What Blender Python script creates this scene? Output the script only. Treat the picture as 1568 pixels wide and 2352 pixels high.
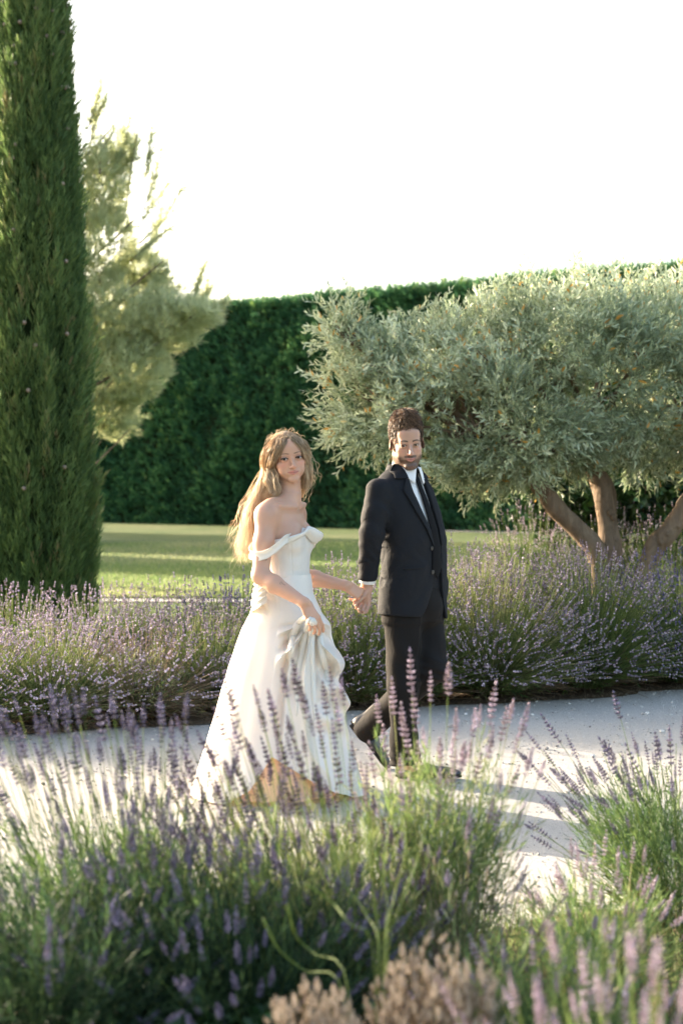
import bpy, math, random
import numpy as np
from mathutils import Vector, Matrix, Euler

for o in list(bpy.data.objects):
    bpy.data.objects.remove(o, do_unlink=True)
SC = bpy.context.scene
COL = SC.collection
R = math.radians
RS = np.random.RandomState(7)

# ------------------------------------------------------------------ camera
HC = 1.43                      # eye height of the camera, metres
FPX = 50.0/36.0*2352.0
TILT = math.atan(76.0/FPX)     # the camera looks very slightly down
cam = bpy.data.cameras.new('camera')
cam_o = bpy.data.objects.new('camera', cam); COL.objects.link(cam_o)
cam_o.location = (0, 0, HC)
cam_o.rotation_euler = (R(90)-TILT, 0, 0)
cam.sensor_fit = 'VERTICAL'; cam.sensor_height = 36; cam.sensor_width = 24; cam.lens = 50
cam.clip_start = 0.05; cam.clip_end = 2000
cam.dof.use_dof = True; cam.dof.focus_distance = 6.5; cam.dof.aperture_fstop = 2.8
SC.camera = cam_o
SC.render.resolution_x = 682; SC.render.resolution_y = 1024

# ------------------------------------------------------------------ sky and sun
SUN_AZ = math.atan2(-0.82, 0.57)     # clockwise from +Y (negative: to the left, behind the couple)
SUN_EL = R(14.5)
world = bpy.data.worlds.new("World"); SC.world = world; world.use_nodes = True
wn = world.node_tree; wn.nodes.clear()
sky = wn.nodes.new('ShaderNodeTexSky'); sky.sky_type = 'NISHITA'; sky.sun_disc = False
sky.sun_elevation = SUN_EL; sky.sun_rotation = SUN_AZ
sky.air_density = 1.0; sky.dust_density = 5.0; sky.ozone_density = 0.6
bg = wn.nodes.new('ShaderNodeBackground'); bg.inputs['Strength'].default_value = 0.15
wo = wn.nodes.new('ShaderNodeOutputWorld')
wn.links.new(sky.outputs[0], bg.inputs[0]); wn.links.new(bg.outputs[0], wo.inputs[0])
sl = bpy.data.lights.new('sun', 'SUN'); sl.energy = 4.0; sl.angle = R(0.5); sl.color = (1.0, 0.86, 0.69)
so = bpy.data.objects.new('sun', sl); COL.objects.link(so)
sd = Vector((math.sin(SUN_AZ)*math.cos(SUN_EL), math.cos(SUN_AZ)*math.cos(SUN_EL), math.sin(SUN_EL)))
so.rotation_euler = sd.to_track_quat('Z', 'Y').to_euler(); so.location = sd*50
SC.view_settings.view_transform = 'Standard'; SC.view_settings.look = 'None'
SC.view_settings.exposure = 2.35; SC.view_settings.gamma = 1.0; SC.view_settings.use_curve_mapping = False
try:
    SC.cycles.use_denoising = True
    SC.cycles.max_bounces = 12; SC.cycles.diffuse_bounces = 8; SC.cycles.transmission_bounces = 8; SC.cycles.transparent_max_bounces = 8
    SC.cycles.sample_clamp_indirect = 6.0
except Exception:
    pass

# ------------------------------------------------------------------ object helpers
def W(x, y, Y):
    """world point at depth Y seen at (x, y) of the 1568 x 2352 view of the photograph"""
    dx = (x-784.0)/FPX; dz = (1176.0-y)/FPX
    c, s = math.cos(TILT), math.sin(TILT)
    yy = c + dz*s; zz = -s + dz*c
    return Vector((dx/yy*Y, Y, HC + zz/yy*Y))
def PX(Y): return Y/FPX          # metres per view pixel at depth Y

def tag(o, label=None, cat=None, group=None, kind=None):
    if label: o['label'] = label
    if cat: o['category'] = cat
    if group: o['group'] = group
    if kind: o['kind'] = kind
    return o
def empty(name, loc=(0, 0, 0), label=None, cat=None, group=None, kind=None, parent=None):
    o = bpy.data.objects.new(name, None); COL.objects.link(o); o.location = loc
    o.empty_display_size = 0.1
    if parent: o.parent = parent
    return tag(o, label, cat, group, kind)

def npmesh(name, V, Fs, mats=None, smooth=False, attrs=None, cols=None, matidx=None):
    """V (n,3); Fs: array (m,k) or a list of such arrays"""
    if not isinstance(Fs, (list, tuple)): Fs = [Fs]
    Fs = [np.asarray(f, dtype=np.int32) for f in Fs if len(f)]
    me = bpy.data.meshes.new(name)
    V = np.asarray(V, dtype=np.float32)
    loops = np.concatenate([f.ravel() for f in Fs])
    sizes = np.concatenate([np.full(len(f), f.shape[1], dtype=np.int32) for f in Fs])
    starts = np.concatenate([[0], np.cumsum(sizes)[:-1]]).astype(np.int32)
    me.vertices.add(len(V)); me.vertices.foreach_set('co', V.ravel())
    me.loops.add(len(loops)); me.loops.foreach_set('vertex_index', loops)
    me.polygons.add(len(sizes)); me.polygons.foreach_set('loop_start', starts)
    me.polygons.foreach_set('loop_total', sizes)
    me.polygons.foreach_set('use_smooth', np.full(len(sizes), bool(smooth)))
    if matidx is not None: me.polygons.foreach_set('material_index', np.asarray(matidx, dtype=np.int32))
    for m in (mats if isinstance(mats, (list, tuple)) else [mats]):
        if m: me.materials.append(m)
    if attrs:
        for k, a in attrs.items():
            at = me.attributes.new(k, 'FLOAT', 'POINT'); at.data.foreach_set('value', np.asarray(a, dtype=np.float32))
    if cols is not None:
        at = me.color_attributes.new('col', 'FLOAT_COLOR', 'POINT')
        c4 = np.ones((len(V), 4), dtype=np.float32); c4[:, :3] = cols; at.data.foreach_set('color', c4.ravel())
    me.update(calc_edges=True)
    return me
def obj(name, me, parent=None, loc=None, **kw):
    o = bpy.data.objects.new(name, me); COL.objects.link(o)
    if parent: o.parent = parent
    if loc is not None: o.location = loc
    return tag(o, **kw)

class MB:
    """collects shapes into one mesh"""
    def __init__(s): s.V = []; s.F = {}; s.T = []; s.n = 0
    def add(s, V, Fs, tint=0.0):
        V = np.asarray(V, dtype=np.float32)
        if not isinstance(Fs, (list, tuple)) or np.ndim(Fs[0]) == 1: Fs = [Fs]
        for f in Fs:
            f = np.asarray(f, dtype=np.int32)
            if f.size == 0: continue
            s.F.setdefault(f.shape[1], []).append(f+s.n)
        s.V.append(V); s.T.append(np.broadcast_to(np.asarray(tint, dtype=np.float32), (len(V),))); s.n += len(V)
        return s
    def mesh(s, name, mats, smooth=False):
        return npmesh(name, np.concatenate(s.V), [np.concatenate(v) for v in s.F.values()], mats, smooth, {'tint': np.concatenate(s.T)})
    def raw(s):
        return np.concatenate(s.V), [np.concatenate(v) for v in s.F.values()], np.concatenate(s.T)

def frames(P):
    P = np.asarray(P, dtype=np.float64); T = np.gradient(P, axis=0)
    T /= np.linalg.norm(T, axis=1)[:, None]+1e-12
    u = np.cross(T[0], [0, 0, 1.0])
    if np.linalg.norm(u) < 1e-3: u = np.cross(T[0], [1.0, 0, 0])
    u /= np.linalg.norm(u); U = []
    for t in T:
        u = u-t*np.dot(u, t); u /= np.linalg.norm(u)+1e-12; U.append(u)
    U = np.array(U); return T, U, np.cross(T, U)
def tube(P, r, n=6, cap=True, flat=1.0):
    """tube along polyline P with radii r"""
    P = np.asarray(P, dtype=np.float64); m = len(P); r = np.broadcast_to(np.asarray(r, dtype=float), (m,))
    T, U, B = frames(P)
    a = np.arange(n)/n*2*np.pi
    V = P[:, None] + r[:, None, None]*(np.cos(a)[None, :, None]*U[:, None]+flat*np.sin(a)[None, :, None]*B[:, None])
    V = V.reshape(-1, 3)
    i = np.arange(m-1)[:, None]*n; j = np.arange(n)[None]; k = (np.arange(n)+1) % n
    F = np.stack([i+j, i+k[None], i+n+k[None], i+n+j], -1).reshape(-1, 4)
    Fs = [F]
    if cap:
        V = np.concatenate([V, P[:1], P[-1:]]); c0 = m*n; j = np.arange(n); k = (j+1) % n
        Fs.append(np.stack([np.full(n, c0), k, j], -1))
        Fs.append(np.stack([np.full(n, c0+1), (m-1)*n+j, (m-1)*n+k], -1))
    return V, Fs
def spline(pts, n):
    """Catmull-Rom through points (any dimension)"""
    P = np.asarray(pts, dtype=np.float64); P = np.vstack([2*P[0]-P[1], P, 2*P[-1]-P[-2]])
    t = np.linspace(0, len(P)-3-1e-9, n); i = t.astype(int); f = (t-i)[:, None]
    a, b, c, d = P[i], P[i+1], P[i+2], P[i+3]
    return .5*((2*b)+(-a+c)*f+(2*a-5*b+4*c-d)*f*f+(-a+3*b-3*c+d)*f**3)
def box(c, s):
    x, y, z = np.asarray(s)/2.0
    V = np.array([[-x,-y,-z],[x,-y,-z],[x,y,-z],[-x,y,-z],[-x,-y,z],[x,-y,z],[x,y,z],[-x,y,z]])+np.asarray(c)
    return V, np.array([[0,3,2,1],[4,5,6,7],[0,1,5,4],[1,2,6,5],[2,3,7,6],[3,0,4,7]])
def uvsphere(n=12, m=8):
    th = np.linspace(0, np.pi, m+1); V = [[0, 0, 1]]
    for t in th[1:-1]:
        for a in np.arange(n)/n*2*np.pi: V.append([np.sin(t)*np.cos(a), np.sin(t)*np.sin(a), np.cos(t)])
    V.append([0, 0, -1]); F4 = []; F3 = []
    for j in range(n):
        k = (j+1) % n; F3.append([0, 1+j, 1+k]); b = 1+(m-2)*n; F3.append([len(V)-1, b+k, b+j])
        for i in range(m-2): F4.append([1+i*n+j, 1+(i+1)*n+j, 1+(i+1)*n+k, 1+i*n+k])
    return np.array(V, dtype=float), [np.array(F4), np.array(F3)]

def scatter(TV, TF, M, T, tint_t=None, tint_i=None):
    """copies of a template (TV, list TF) under matrices M (N,3,3) and offsets T (N,3)"""
    N = len(T); nv = len(TV)
    V = np.einsum('nij,vj->nvi', M.astype(np.float32), np.asarray(TV, dtype=np.float32))+np.asarray(T, dtype=np.float32)[:, None]
    off = (np.arange(N)*nv)[:, None, None]
    Fs = [(np.asarray(f)[None]+off).reshape(-1, np.asarray(f).shape[1]) for f in (TF if isinstance(TF, (list, tuple)) else [TF])]
    t = np.zeros((N, nv), dtype=np.float32)
    if tint_t is not None: t = t+np.asarray(tint_t)[None]
    if tint_i is not None: t = t+np.asarray(tint_i)[:, None]
    return V.reshape(-1, 3), Fs, t.ravel()
def basis(D, roll=None, rs=RS):
    """matrices whose Z column is D, rolled at random"""
    D = np.asarray(D, dtype=np.float64); D = D/(np.linalg.norm(D, axis=1)[:, None]+1e-12)
    if roll is None: roll = rs.rand(len(D))*2*np.pi
    ref = np.where(np.abs(D[:, 2:3]) > .95, np.array([[1.0, 0, 0]]), np.array([[0, 0, 1.0]]))
    U = np.cross(ref, D); U /= np.linalg.norm(U, axis=1)[:, None]; Vv = np.cross(D, U)
    c, s = np.cos(roll)[:, None], np.sin(roll)[:, None]
    return np.stack([U*c+Vv*s, Vv*c-U*s, D], -1)

def vnoise(P, seed=0):
    """smooth value noise of points (n,3) -> 0..1"""
    P = np.asarray(P, dtype=np.float64); i = np.floor(P).astype(np.int64); f = P-i; f = f*f*(3-2*f); out = 0
    for dx in (0, 1):
        for dy in (0, 1):
            for dz in (0, 1):
                h = ((i[:, 0]+dx)*73856093) ^ ((i[:, 1]+dy)*19349663) ^ ((i[:, 2]+dz)*83492791) ^ (seed*2654435)
                h = (h ^ (h >> 13))*1274126177; h = (h ^ (h >> 16)) & 0xffff
                w = (f[:, 0] if dx else 1-f[:, 0])*(f[:, 1] if dy else 1-f[:, 1])*(f[:, 2] if dz else 1-f[:, 2])
                out = out+w*h/65535.0
    return out

# ------------------------------------------------------------------ material helpers
class NT:
    def __init__(s, name):
        s.m = bpy.data.materials.new(name); s.m.use_nodes = True; s.t = s.m.node_tree; s.t.nodes.clear()
        s.out = s.n('ShaderNodeOutputMaterial')
    def n(s, ty, **kw):
        nd = s.t.nodes.new(ty)
        for k, v in kw.items(): setattr(nd, k, v)
        return nd
    def l(s, a, b): s.t.links.new(a, b)
    def setin(s, nd, k, v):
        if hasattr(v, 'links') or isinstance(v, bpy.types.NodeSocket): s.l(v, nd.inputs[k])
        else: nd.inputs[k].default_value = v
    def coord(s, kind='Object', scale=(1, 1, 1)):
        c = s.n('ShaderNodeTexCoord'); mp = s.n('ShaderNodeMapping'); s.l(c.outputs[kind], mp.inputs[0]); mp.inputs['Scale'].default_value = scale
        return mp.outputs[0]
    def noise(s, scale, detail=4, rough=.55, vec=None, out='Fac', dist=0.0):
        nd = s.n('ShaderNodeTexNoise'); nd.inputs['Scale'].default_value = scale; nd.inputs['Detail'].default_value = detail
        nd.inputs['Roughness'].default_value = rough; nd.inputs['Distortion'].default_value = dist
        if vec is not None: s.l(vec, nd.inputs['Vector'])
        return nd.outputs[0 if out == 'Fac' else 1]
    def ramp(s, fac, stops):
        r = s.n('ShaderNodeValToRGB'); e = r.color_ramp.elements
        while len(e) < len(stops): e.new(.5)
        for el, (p, c) in zip(e, stops): el.position = p; el.color = (*c, 1) if len(c) == 3 else c
        s.l(fac, r.inputs[0]); return r.outputs[0]
    def mix(s, fac, a, b, mode='MIX'):
        m = s.n('ShaderNodeMix', data_type='RGBA', blend_type=mode)
        for k, v in ((0, fac), (6, a), (7, b)):
            if isinstance(v, bpy.types.NodeSocket): s.l(v, m.inputs[k])
            else: m.inputs[k].default_value = v if k == 0 else (*v, 1)
        return m.outputs[2]
    def attr(s, name, col=False):
        a = s.n('ShaderNodeAttribute', attribute_name=name); return a.outputs['Color' if col else 'Fac']
    def bump(s, h, strength=.3, dist=.01):
        b = s.n('ShaderNodeBump'); b.inputs['Strength'].default_value = strength; b.inputs['Distance'].default_value = dist
        s.l(h, b.inputs['Height']); return b.outputs[0]
    def bsdf(s, color, rough=.6, spec=.5, normal=None, trans=0.0, tcolor=None, sheen=0.0, sss=0.0, sssr=None, metal=0.0):
        p = s.n('ShaderNodeBsdfPrincipled')
        s.setin(p, 'Base Color', color if isinstance(color, bpy.types.NodeSocket) else (*color, 1))
        s.setin(p, 'Roughness', rough); s.setin(p, 'Specular IOR Level', spec); p.inputs['Metallic'].default_value = metal
        if sheen: p.inputs['Sheen Weight'].default_value = sheen
        if sss:
            p.inputs['Subsurface Weight'].default_value = sss; p.inputs['Subsurface Radius'].default_value = sssr or (1, .35, .2)
            p.inputs['Subsurface Scale'].default_value = .008
        if normal is not None: s.l(normal, p.inputs['Normal'])
        o = p.outputs[0]
        if trans:
            t = s.n('ShaderNodeBsdfTranslucent'); tc = tcolor if tcolor is not None else color
            s.setin(t, 'Color', tc if isinstance(tc, bpy.types.NodeSocket) else (*tc, 1))
            if normal is not None: s.l(normal, t.inputs['Normal'])
            mx = s.n('ShaderNodeMixShader'); mx.inputs[0].default_value = trans
            s.l(o, mx.inputs[1]); s.l(t.outputs[0], mx.inputs[2]); o = mx.outputs[0]
        s.l(o, s.out.inputs[0]); return s.m
def foliage(name, stops, trans=.35, rough=.5, spec=.35, tboost=None, per='tint'):
    """leaf material coloured by each leaf's own tint"""
    t = NT(name)
    if per == 'object':
        f = t.n('ShaderNodeObjectInfo').outputs['Random']
        a = t.attr('tint'); ad = t.n('ShaderNodeMath', operation='ADD'); t.l(a, ad.inputs[0])
        mu = t.n('ShaderNodeMath', operation='MULTIPLY_ADD'); t.l(f, mu.inputs[0]); mu.inputs[1].default_value = .3; mu.inputs[2].default_value = -.15
        t.l(mu.outputs[0], ad.inputs[1]); f = ad.outputs[0]
    else: f = t.attr('tint')
    c = t.ramp(f, stops)
    tc = c
    if tboost is not None: tc = t.mix(1.0, c, tboost, 'MULTIPLY')
    return t.bsdf(c, rough, spec, None, trans, tc)
# ================================================================== materials of the setting
def mat_path():
    t = NT('crushed limestone'); v = t.coord('Object')
    n1 = t.noise(1.1, 4, .6, v); n2 = t.noise(42, 3, .7, v); n3 = t.noise(170, 2, .6, v)
    c = t.ramp(n1, [(.3, (.54, .51, .465)), (.6, (.70, .67, .61))])
    c = t.mix(.5, c, t.ramp(n2, [(.3, (.38, .355, .33)), (.62, (.68, .655, .62))]))
    c = t.mix(.45, c, t.ramp(n3, [(.33, (.20, .18, .16)), (.5, (.60, .57, .52)), (.72, (.80, .78, .74))]))
    ad = t.n('ShaderNodeMath', operation='ADD'); t.l(n2, ad.inputs[0]); t.l(n3, ad.inputs[1])
    return t.bsdf(c, .95, .15, t.bump(ad.outputs[0], 1.0, .022))
def mat_soil():
    t = NT('dry bed soil'); v = t.coord('Object')
    n1 = t.noise(6, 5, .7, v); n2 = t.noise(60, 3, .7, v)
    c = t.mix(.5, t.ramp(n1, [(.3, (.06, .042, .028)), (.7, (.17, .12, .08))]), t.ramp(n2, [(.35, (.05, .035, .022)), (.7, (.26, .19, .12))]))
    return t.bsdf(c, .95, .1, t.bump(n2, .8, .03))
def mat_lawn():
    t = NT('mown dry lawn'); v = t.coord('Object', (1, .6, 1))
    n1 = t.noise(.22, 4, .6, v); n2 = t.noise(2.6, 4, .7, v); n3 = t.noise(40, 2, .6, t.coord('Object'))
    c = t.ramp(n1, [(.36, (.055, .115, .040)), (.5, (.09, .15, .055)), (.64, (.20, .20, .11))])
    c = t.mix(.4, c, t.ramp(n2, [(.35, (.05, .09, .025)), (.65, (.19, .19, .08))]))
    c = t.mix(.3, c, t.ramp(n3, [(.3, (.04, .07, .02)), (.7, (.24, .24, .11))]))
    return t.bsdf(c, .9, .15, t.bump(n3, .8, .05))
def mat_ground():
    t = NT('rough grassland'); v = t.coord('Object')
    c = t.ramp(t.noise(.15, 5, .6, v), [(.35, (.10, .13, .04)), (.65, (.25, .22, .11))])
    return t.bsdf(c, .95, .1)
def mat_bark(name, a, b, c3, scale=14):
    t = NT(name); v = t.coord('Object', (1, 1, .28))
    n = t.noise(scale, 5, .7, v, dist=.6); n2 = t.noise(scale*.3, 3, .6, v)
    c = t.ramp(n, [(.3, a), (.52, b), (.75, c3)])
    c = t.mix(.35, c, t.ramp(n2, [(.35, a), (.65, c3)]))
    return t.bsdf(c, .9, .15, t.bump(n, .9, .02))
M = {}
M['path'] = mat_path(); M['soil'] = mat_soil(); M['lawn'] = mat_lawn(); M['ground'] = mat_ground()
M['olive_bark'] = mat_bark('olive bark', (.07, .05, .034), (.17, .12, .08), (.30, .225, .16))
M['cyp_bark'] = mat_bark('cypress bark', (.07, .05, .035), (.15, .11, .08), (.22, .17, .13), 22)
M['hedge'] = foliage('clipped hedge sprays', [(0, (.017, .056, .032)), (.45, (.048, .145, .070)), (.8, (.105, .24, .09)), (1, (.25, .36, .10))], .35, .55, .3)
M['cypress'] = foliage('cypress sprays', [(0, (.032, .065, .026)), (.4, (.098, .165, .055)), (.75, (.18, .26, .085)), (1, (.30, .24, .12))], .40, .55, .3)
M['pine'] = foliage('pine needles', [(0, (.36, .41, .22)), (.5, (.58, .61, .36)), (1, (.78, .77, .52))], .68, .5, .3)
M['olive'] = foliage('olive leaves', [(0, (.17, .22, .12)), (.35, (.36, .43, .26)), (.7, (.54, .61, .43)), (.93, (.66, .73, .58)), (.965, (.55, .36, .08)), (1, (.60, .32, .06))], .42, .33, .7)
M['core'] = foliage('shaded inner foliage', [(0, (.010, .018, .007)), (1, (.028, .045, .014))], .1, .8, .1)  # near-black tones: shade between the sprays is put into this colour
M['shrub'] = foliage('glossy shrub leaves', [(0, (.012, .035, .012)), (.5, (.025, .07, .022)), (1, (.06, .13, .03))], .25, .35, .5)
M['stem'] = foliage('lavender stems', [(0, (.07, .11, .04)), (.4, (.17, .24, .075)), (.7, (.30, .37, .12)), (1, (.50, .45, .26))], .5, .55, .3)
M['leaf'] = foliage('lavender leaves', [(0, (.018, .042, .022)), (.4, (.09, .155, .055)), (.75, (.19, .27, .085)), (1, (.36, .37, .18))], .42, .6, .3)  # dark end deepened for the painted shade of the lower left clumps
M['spike'] = foliage('lavender flowers', [(0, (.13, .10, .115)), (.4, (.25, .20, .23)), (.7, (.37, .30, .36)), (1, (.64, .55, .62))], .35, .7, .2)
M['spike_lilac'] = foliage('pale lilac flowers', [(0, (.24, .19, .195)), (.4, (.40, .32, .355)), (.7, (.52, .43, .51)), (1, (.75, .66, .74))], .35, .7, .2)
M['spike_blue'] = foliage('blue violet flowers', [(0, (.06, .055, .10)), (.4, (.105, .095, .18)), (.7, (.17, .15, .29)), (1, (.32, .28, .46))], .3, .7, .2)
M['spike_obj'] = foliage('lavender flowers near', [(0, (.06, .042, .05)), (.4, (.11, .08, .10)), (.7, (.22, .17, .24)), (1, (.52, .44, .57))], .35, .7, .2, per='object')
M['spike_obj_lilac'] = foliage('lilac flowers near', [(0, (.24, .19, .18)), (.4, (.36, .285, .32)), (.7, (.47, .385, .46)), (1, (.70, .61, .70))], .4, .7, .2, per='object')
M['spike_obj_blue'] = foliage('violet flowers near', [(0, (.085, .072, .095)), (.4, (.14, .12, .17)), (.7, (.205, .18, .275)), (1, (.38, .34, .48))], .3, .7, .2, per='object')
M['dry'] = foliage('withered seed heads', [(0, (.30, .245, .18)), (.5, (.50, .43, .345)), (1, (.70, .62, .52))], .35, .8, .1, per='object')
M['dry_mass'] = foliage('withered seed head mass', [(0, (.22, .175, .13)), (.5, (.46, .39, .31)), (1, (.70, .62, .52))], .35, .8, .1)
M['drystem'] = foliage('dry stalks', [(0, (.10, .075, .05)), (.5, (.24, .18, .12)), (1, (.40, .31, .20))], .3, .8, .1)
M['cone'] = foliage('cypress cones', [(0, (.22, .17, .13)), (1, (.42, .35, .29))], .0001, .7, .2, per='object')

# ================================================================== ground, lawn, beds, paths
def strip(name, mat, z, xs, near, far, ny=10, rough=0.0, kind='structure'):
    xs = np.asarray(xs); n = len(xs); t = np.linspace(0, 1, ny)
    yn = near(xs); yf = far(xs)
    X = np.repeat(xs[:, None], ny, 1); Y = yn[:, None]+(yf-yn)[:, None]*t[None]
    Z = np.full_like(X, z)
    if rough:
        Z = Z+rough*(vnoise(np.stack([X.ravel()*2.2, Y.ravel()*2.2, X.ravel()*0], -1), 3).reshape(X.shape)-.5)
    V = np.stack([X, Y, Z], -1).reshape(-1, 3)
    i = np.arange(n-1)[:, None]*ny; j = np.arange(ny-1)[None]
    F = np.stack([i+j, i+ny+j, i+ny+j+1, i+j+1], -1).reshape(-1, 4)
    return obj(name, npmesh(name, V, F, mat, True), kind=kind)
def farline(x): return 8.66+.416*x+.05*np.sin(x*3.1)+.035*np.sin(x*9.7+1)+.02*np.sin(x*23)
def nearline(x): return 4.35+.16*x+.10*np.sin(x*2.3)+.04*np.sin(x*7.9+1)
g = 700
strip('ground', M['ground'], -.02, np.linspace(-g, g, 5), lambda x: x*0-100, lambda x: x*0+1200, 4)
strip('lawn', M['lawn'], -.008, np.linspace(-40, 40, 40), lambda x: x*0+9.5, lambda x: x*0+62, 30)
strip('bed_soil', M['soil'], .004, np.linspace(-14, 14, 160), lambda x: farline(x)-.06, lambda x: farline(x)+3.3+.3*np.sin(x*1.3), 24, .02)
strip('near_bed_soil', M['soil'], .002, np.linspace(-9, 9, 120), lambda x: x*0-3, lambda x: nearline(x)+.05, 60, .02)
strip('path', M['path'], .0, np.linspace(-14, 14, 260), nearline, farline, 20)
strip('far_path', M['path'], .004, np.linspace(-25, 25, 60), lambda x: 16.45-.03*x, lambda x: 16.85-.03*x, 5)
strip('hedge_path', M['path'], .004, np.linspace(2.2, 14, 30), lambda x: 39.5-.62*(x-2.2)-.5, lambda x: 41.5-.66*(x-2.2)-.8, 4)

def hills():
    a = np.linspace(0, 2*np.pi, 241)[:-1]; V = []; 
    h = 9+16*vnoise(np.stack([np.cos(a)*4+9, np.sin(a)*4+9, a*0], -1), 3)+4*vnoise(np.stack([np.cos(a)*22, np.sin(a)*22, a*0], -1), 4)
    rings = [(330, -1, 0), (345, .55, 0), (380, 1.0, 0), (450, .9, 0)]
    for r, k, _ in rings: V.append(np.stack([np.cos(a)*r, np.sin(a)*r, np.where(k < 0, -1.0, h*k)], -1))
    V = np.concatenate(V); n = 240; i = np.arange(3)[:, None]*n; j = np.arange(n)[None]; k = (j+1) % n
    F = np.stack([i+j, i+k, i+n+k, i+n+j], -1).reshape(-1, 4)[:, ::-1]
    t = NT('wooded hills'); c = t.ramp(t.noise(.06, 5, .7, t.coord('Object')), [(.35, (.035, .06, .03)), (.65, (.10, .13, .06))])
    obj('hills', npmesh('hills', V, F, t.bsdf(c, .95, .1), True), kind='structure')
hills()
# small stones and crumbs on the path
def pebbles():
    n = 9000; rs = np.random.RandomState(5)
    x = rs.uniform(-2.6, 3.2, n); u = rs.rand(n)
    y = nearline(x)+(farline(x)-nearline(x))*u
    V, F = uvsphere(5, 3); V = V*[1, .8, .55]
    s = np.exp(rs.normal(-5.55, .5, n))
    Mx = basis(np.stack([rs.normal(0, .25, n), rs.normal(0, .25, n), np.ones(n)], -1), rs=rs)*s[:, None, None]
    T = np.stack([x, y, np.full(n, .001)+s*.3], -1)
    VV, FF, tt = scatter(V, F, Mx, T, None, rs.rand(n))
    t = NT('limestone chips'); c = t.ramp(t.attr('tint'), [(0, (.22, .2, .18)), (.5, (.48, .45, .41)), (1, (.68, .65, .6))])
    return obj('gravel', npmesh('gravel', VV, FF, t.bsdf(c, .9, .2), False, {'tint': tt}), kind='stuff', label='loose pale limestone chips scattered on the path')
pebbles()

# ================================================================== foliage templates
def blade(P, D, L, w, side, fold=0.0):
    """one thin leaf, 2 quads, from P along D"""
    P = np.array(P, float); D = np.array(D, float); side = np.array(side, float)
    a = P; m = P+D*L*.5; e = P+D*L
    V = np.array([a, m-side*w/2, m+side*w/2, e])
    return V, np.array([[0, 1, 2], [1, 3, 2]])
def t_spray(n=11, L=.25, w=.012, ang=.5, seed=0, plane=False):
    """a flame shaped spray of scale foliage, growing along +Z"""
    rs = np.random.RandomState(seed); b = MB()
    for i in range(n):
        u = i/n; z = L*u*.8; az = rs.rand()*6.28 if not plane else (0 if i % 2 else math.pi)+rs.normal(0, .3)
        an = ang*(1-.6*u)*rs.uniform(.7, 1.2)
        D = np.array([math.cos(az)*math.sin(an), math.sin(az)*math.sin(an), math.cos(an)])
        S = np.cross(D, [rs.normal(), rs.normal(), rs.normal()]); S /= np.linalg.norm(S)
        V, F = blade([0, 0, z], D, L*(.5-.2*u)*rs.uniform(.8, 1.2), w*rs.uniform(.8, 1.3), S); b.add(V, F, rs.uniform(-.08, .08))
    return b.raw()
def t_olive(seed=0, n=11, L=.30):
    rs = np.random.RandomState(seed); b = MB()
    C = spline([[0, 0, 0], [.02*rs.normal(), .02*rs.normal(), L*.5], [.04*rs.normal(), .04*rs.normal(), L]], 7)
    V, F = tube(C, np.linspace(.0028, .0012, 7), 3, False); b.add(V, F, -.3)
    for i in range(n):
        u = (i+.7)/n; c = C[min(6, int(u*6))]*(1-(u*6) % 1)+C[min(6, int(u*6)+1)]*((u*6) % 1)
        az = i*1.57+rs.normal(0, .35)
        for k in range(2):
            a = az+k*math.pi; an = rs.uniform(.45, 1.05)*(1-.45*u)
            D = np.array([math.cos(a)*math.sin(an), math.sin(a)*math.sin(an), math.cos(an)])
            S = np.cross(D, [0, 0, 1]); S /= np.linalg.norm(S)+1e-9; N = np.cross(S, D); S = S*math.cos(.5)+N*math.sin(rs.normal(0, .5))
            l = rs.uniform(.056, .084)*(1-.25*u); w = l*.21
            P = c; m1 = P+D*l*.35+N*0; m2 = P+D*l*.72-N*l*.04
            VV = np.array([P, m1-S*w*.5, m1+S*w*.5, m2-S*w*.42, m2+S*w*.42, P+D*l-N*l*.09])
            tt = rs.uniform(-.24, .24)
            if rs.rand() < .016: tt = 3.0
            b.add(VV, [np.array([[1, 3, 4, 2]]), np.array([[0, 1, 2], [3, 5, 4]])], tt)
    return b.raw()
def t_pine(seed=0):
    rs = np.random.RandomState(seed); b = MB()
    for i in range(18):
        az = rs.rand()*6.28; an = rs.uniform(.15, 1.15)
        D = np.array([math.cos(az)*math.sin(an), math.sin(az)*math.sin(an), math.cos(an)])
        S = np.cross(D, rs.normal(size=3)); S /= np.linalg.norm(S); l = rs.uniform(.07, .12)
        P = np.array([0, 0, rs.uniform(0, .10)])
        b.add([P-S*.0035, P+S*.0035, P+D*l], [[0, 1, 2]], rs.uniform(-.1, .1))
    return b.raw()

def branch_tree(root, name, mat, segs, n=8):
    """joined limbs: list of (points, radii)"""
    b = MB(); rs = np.random.RandomState(3)
    for P, r in segs:
        m = 4*len(P); C = spline(P, m); rr = np.interp(np.linspace(0, 1, m), np.linspace(0, 1, len(r)), r)
        V, F = tube(C, rr, n)
        k = vnoise(V*9.0, 5)-.5; c = np.concatenate([np.repeat(C, n, 0), C[:1], C[-1:]]); d = V-c
        V = c+d*(1+.35*k[:, None]); b.add(V, F)
    return obj(name, b.mesh(name, mat, True), root)

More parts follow.
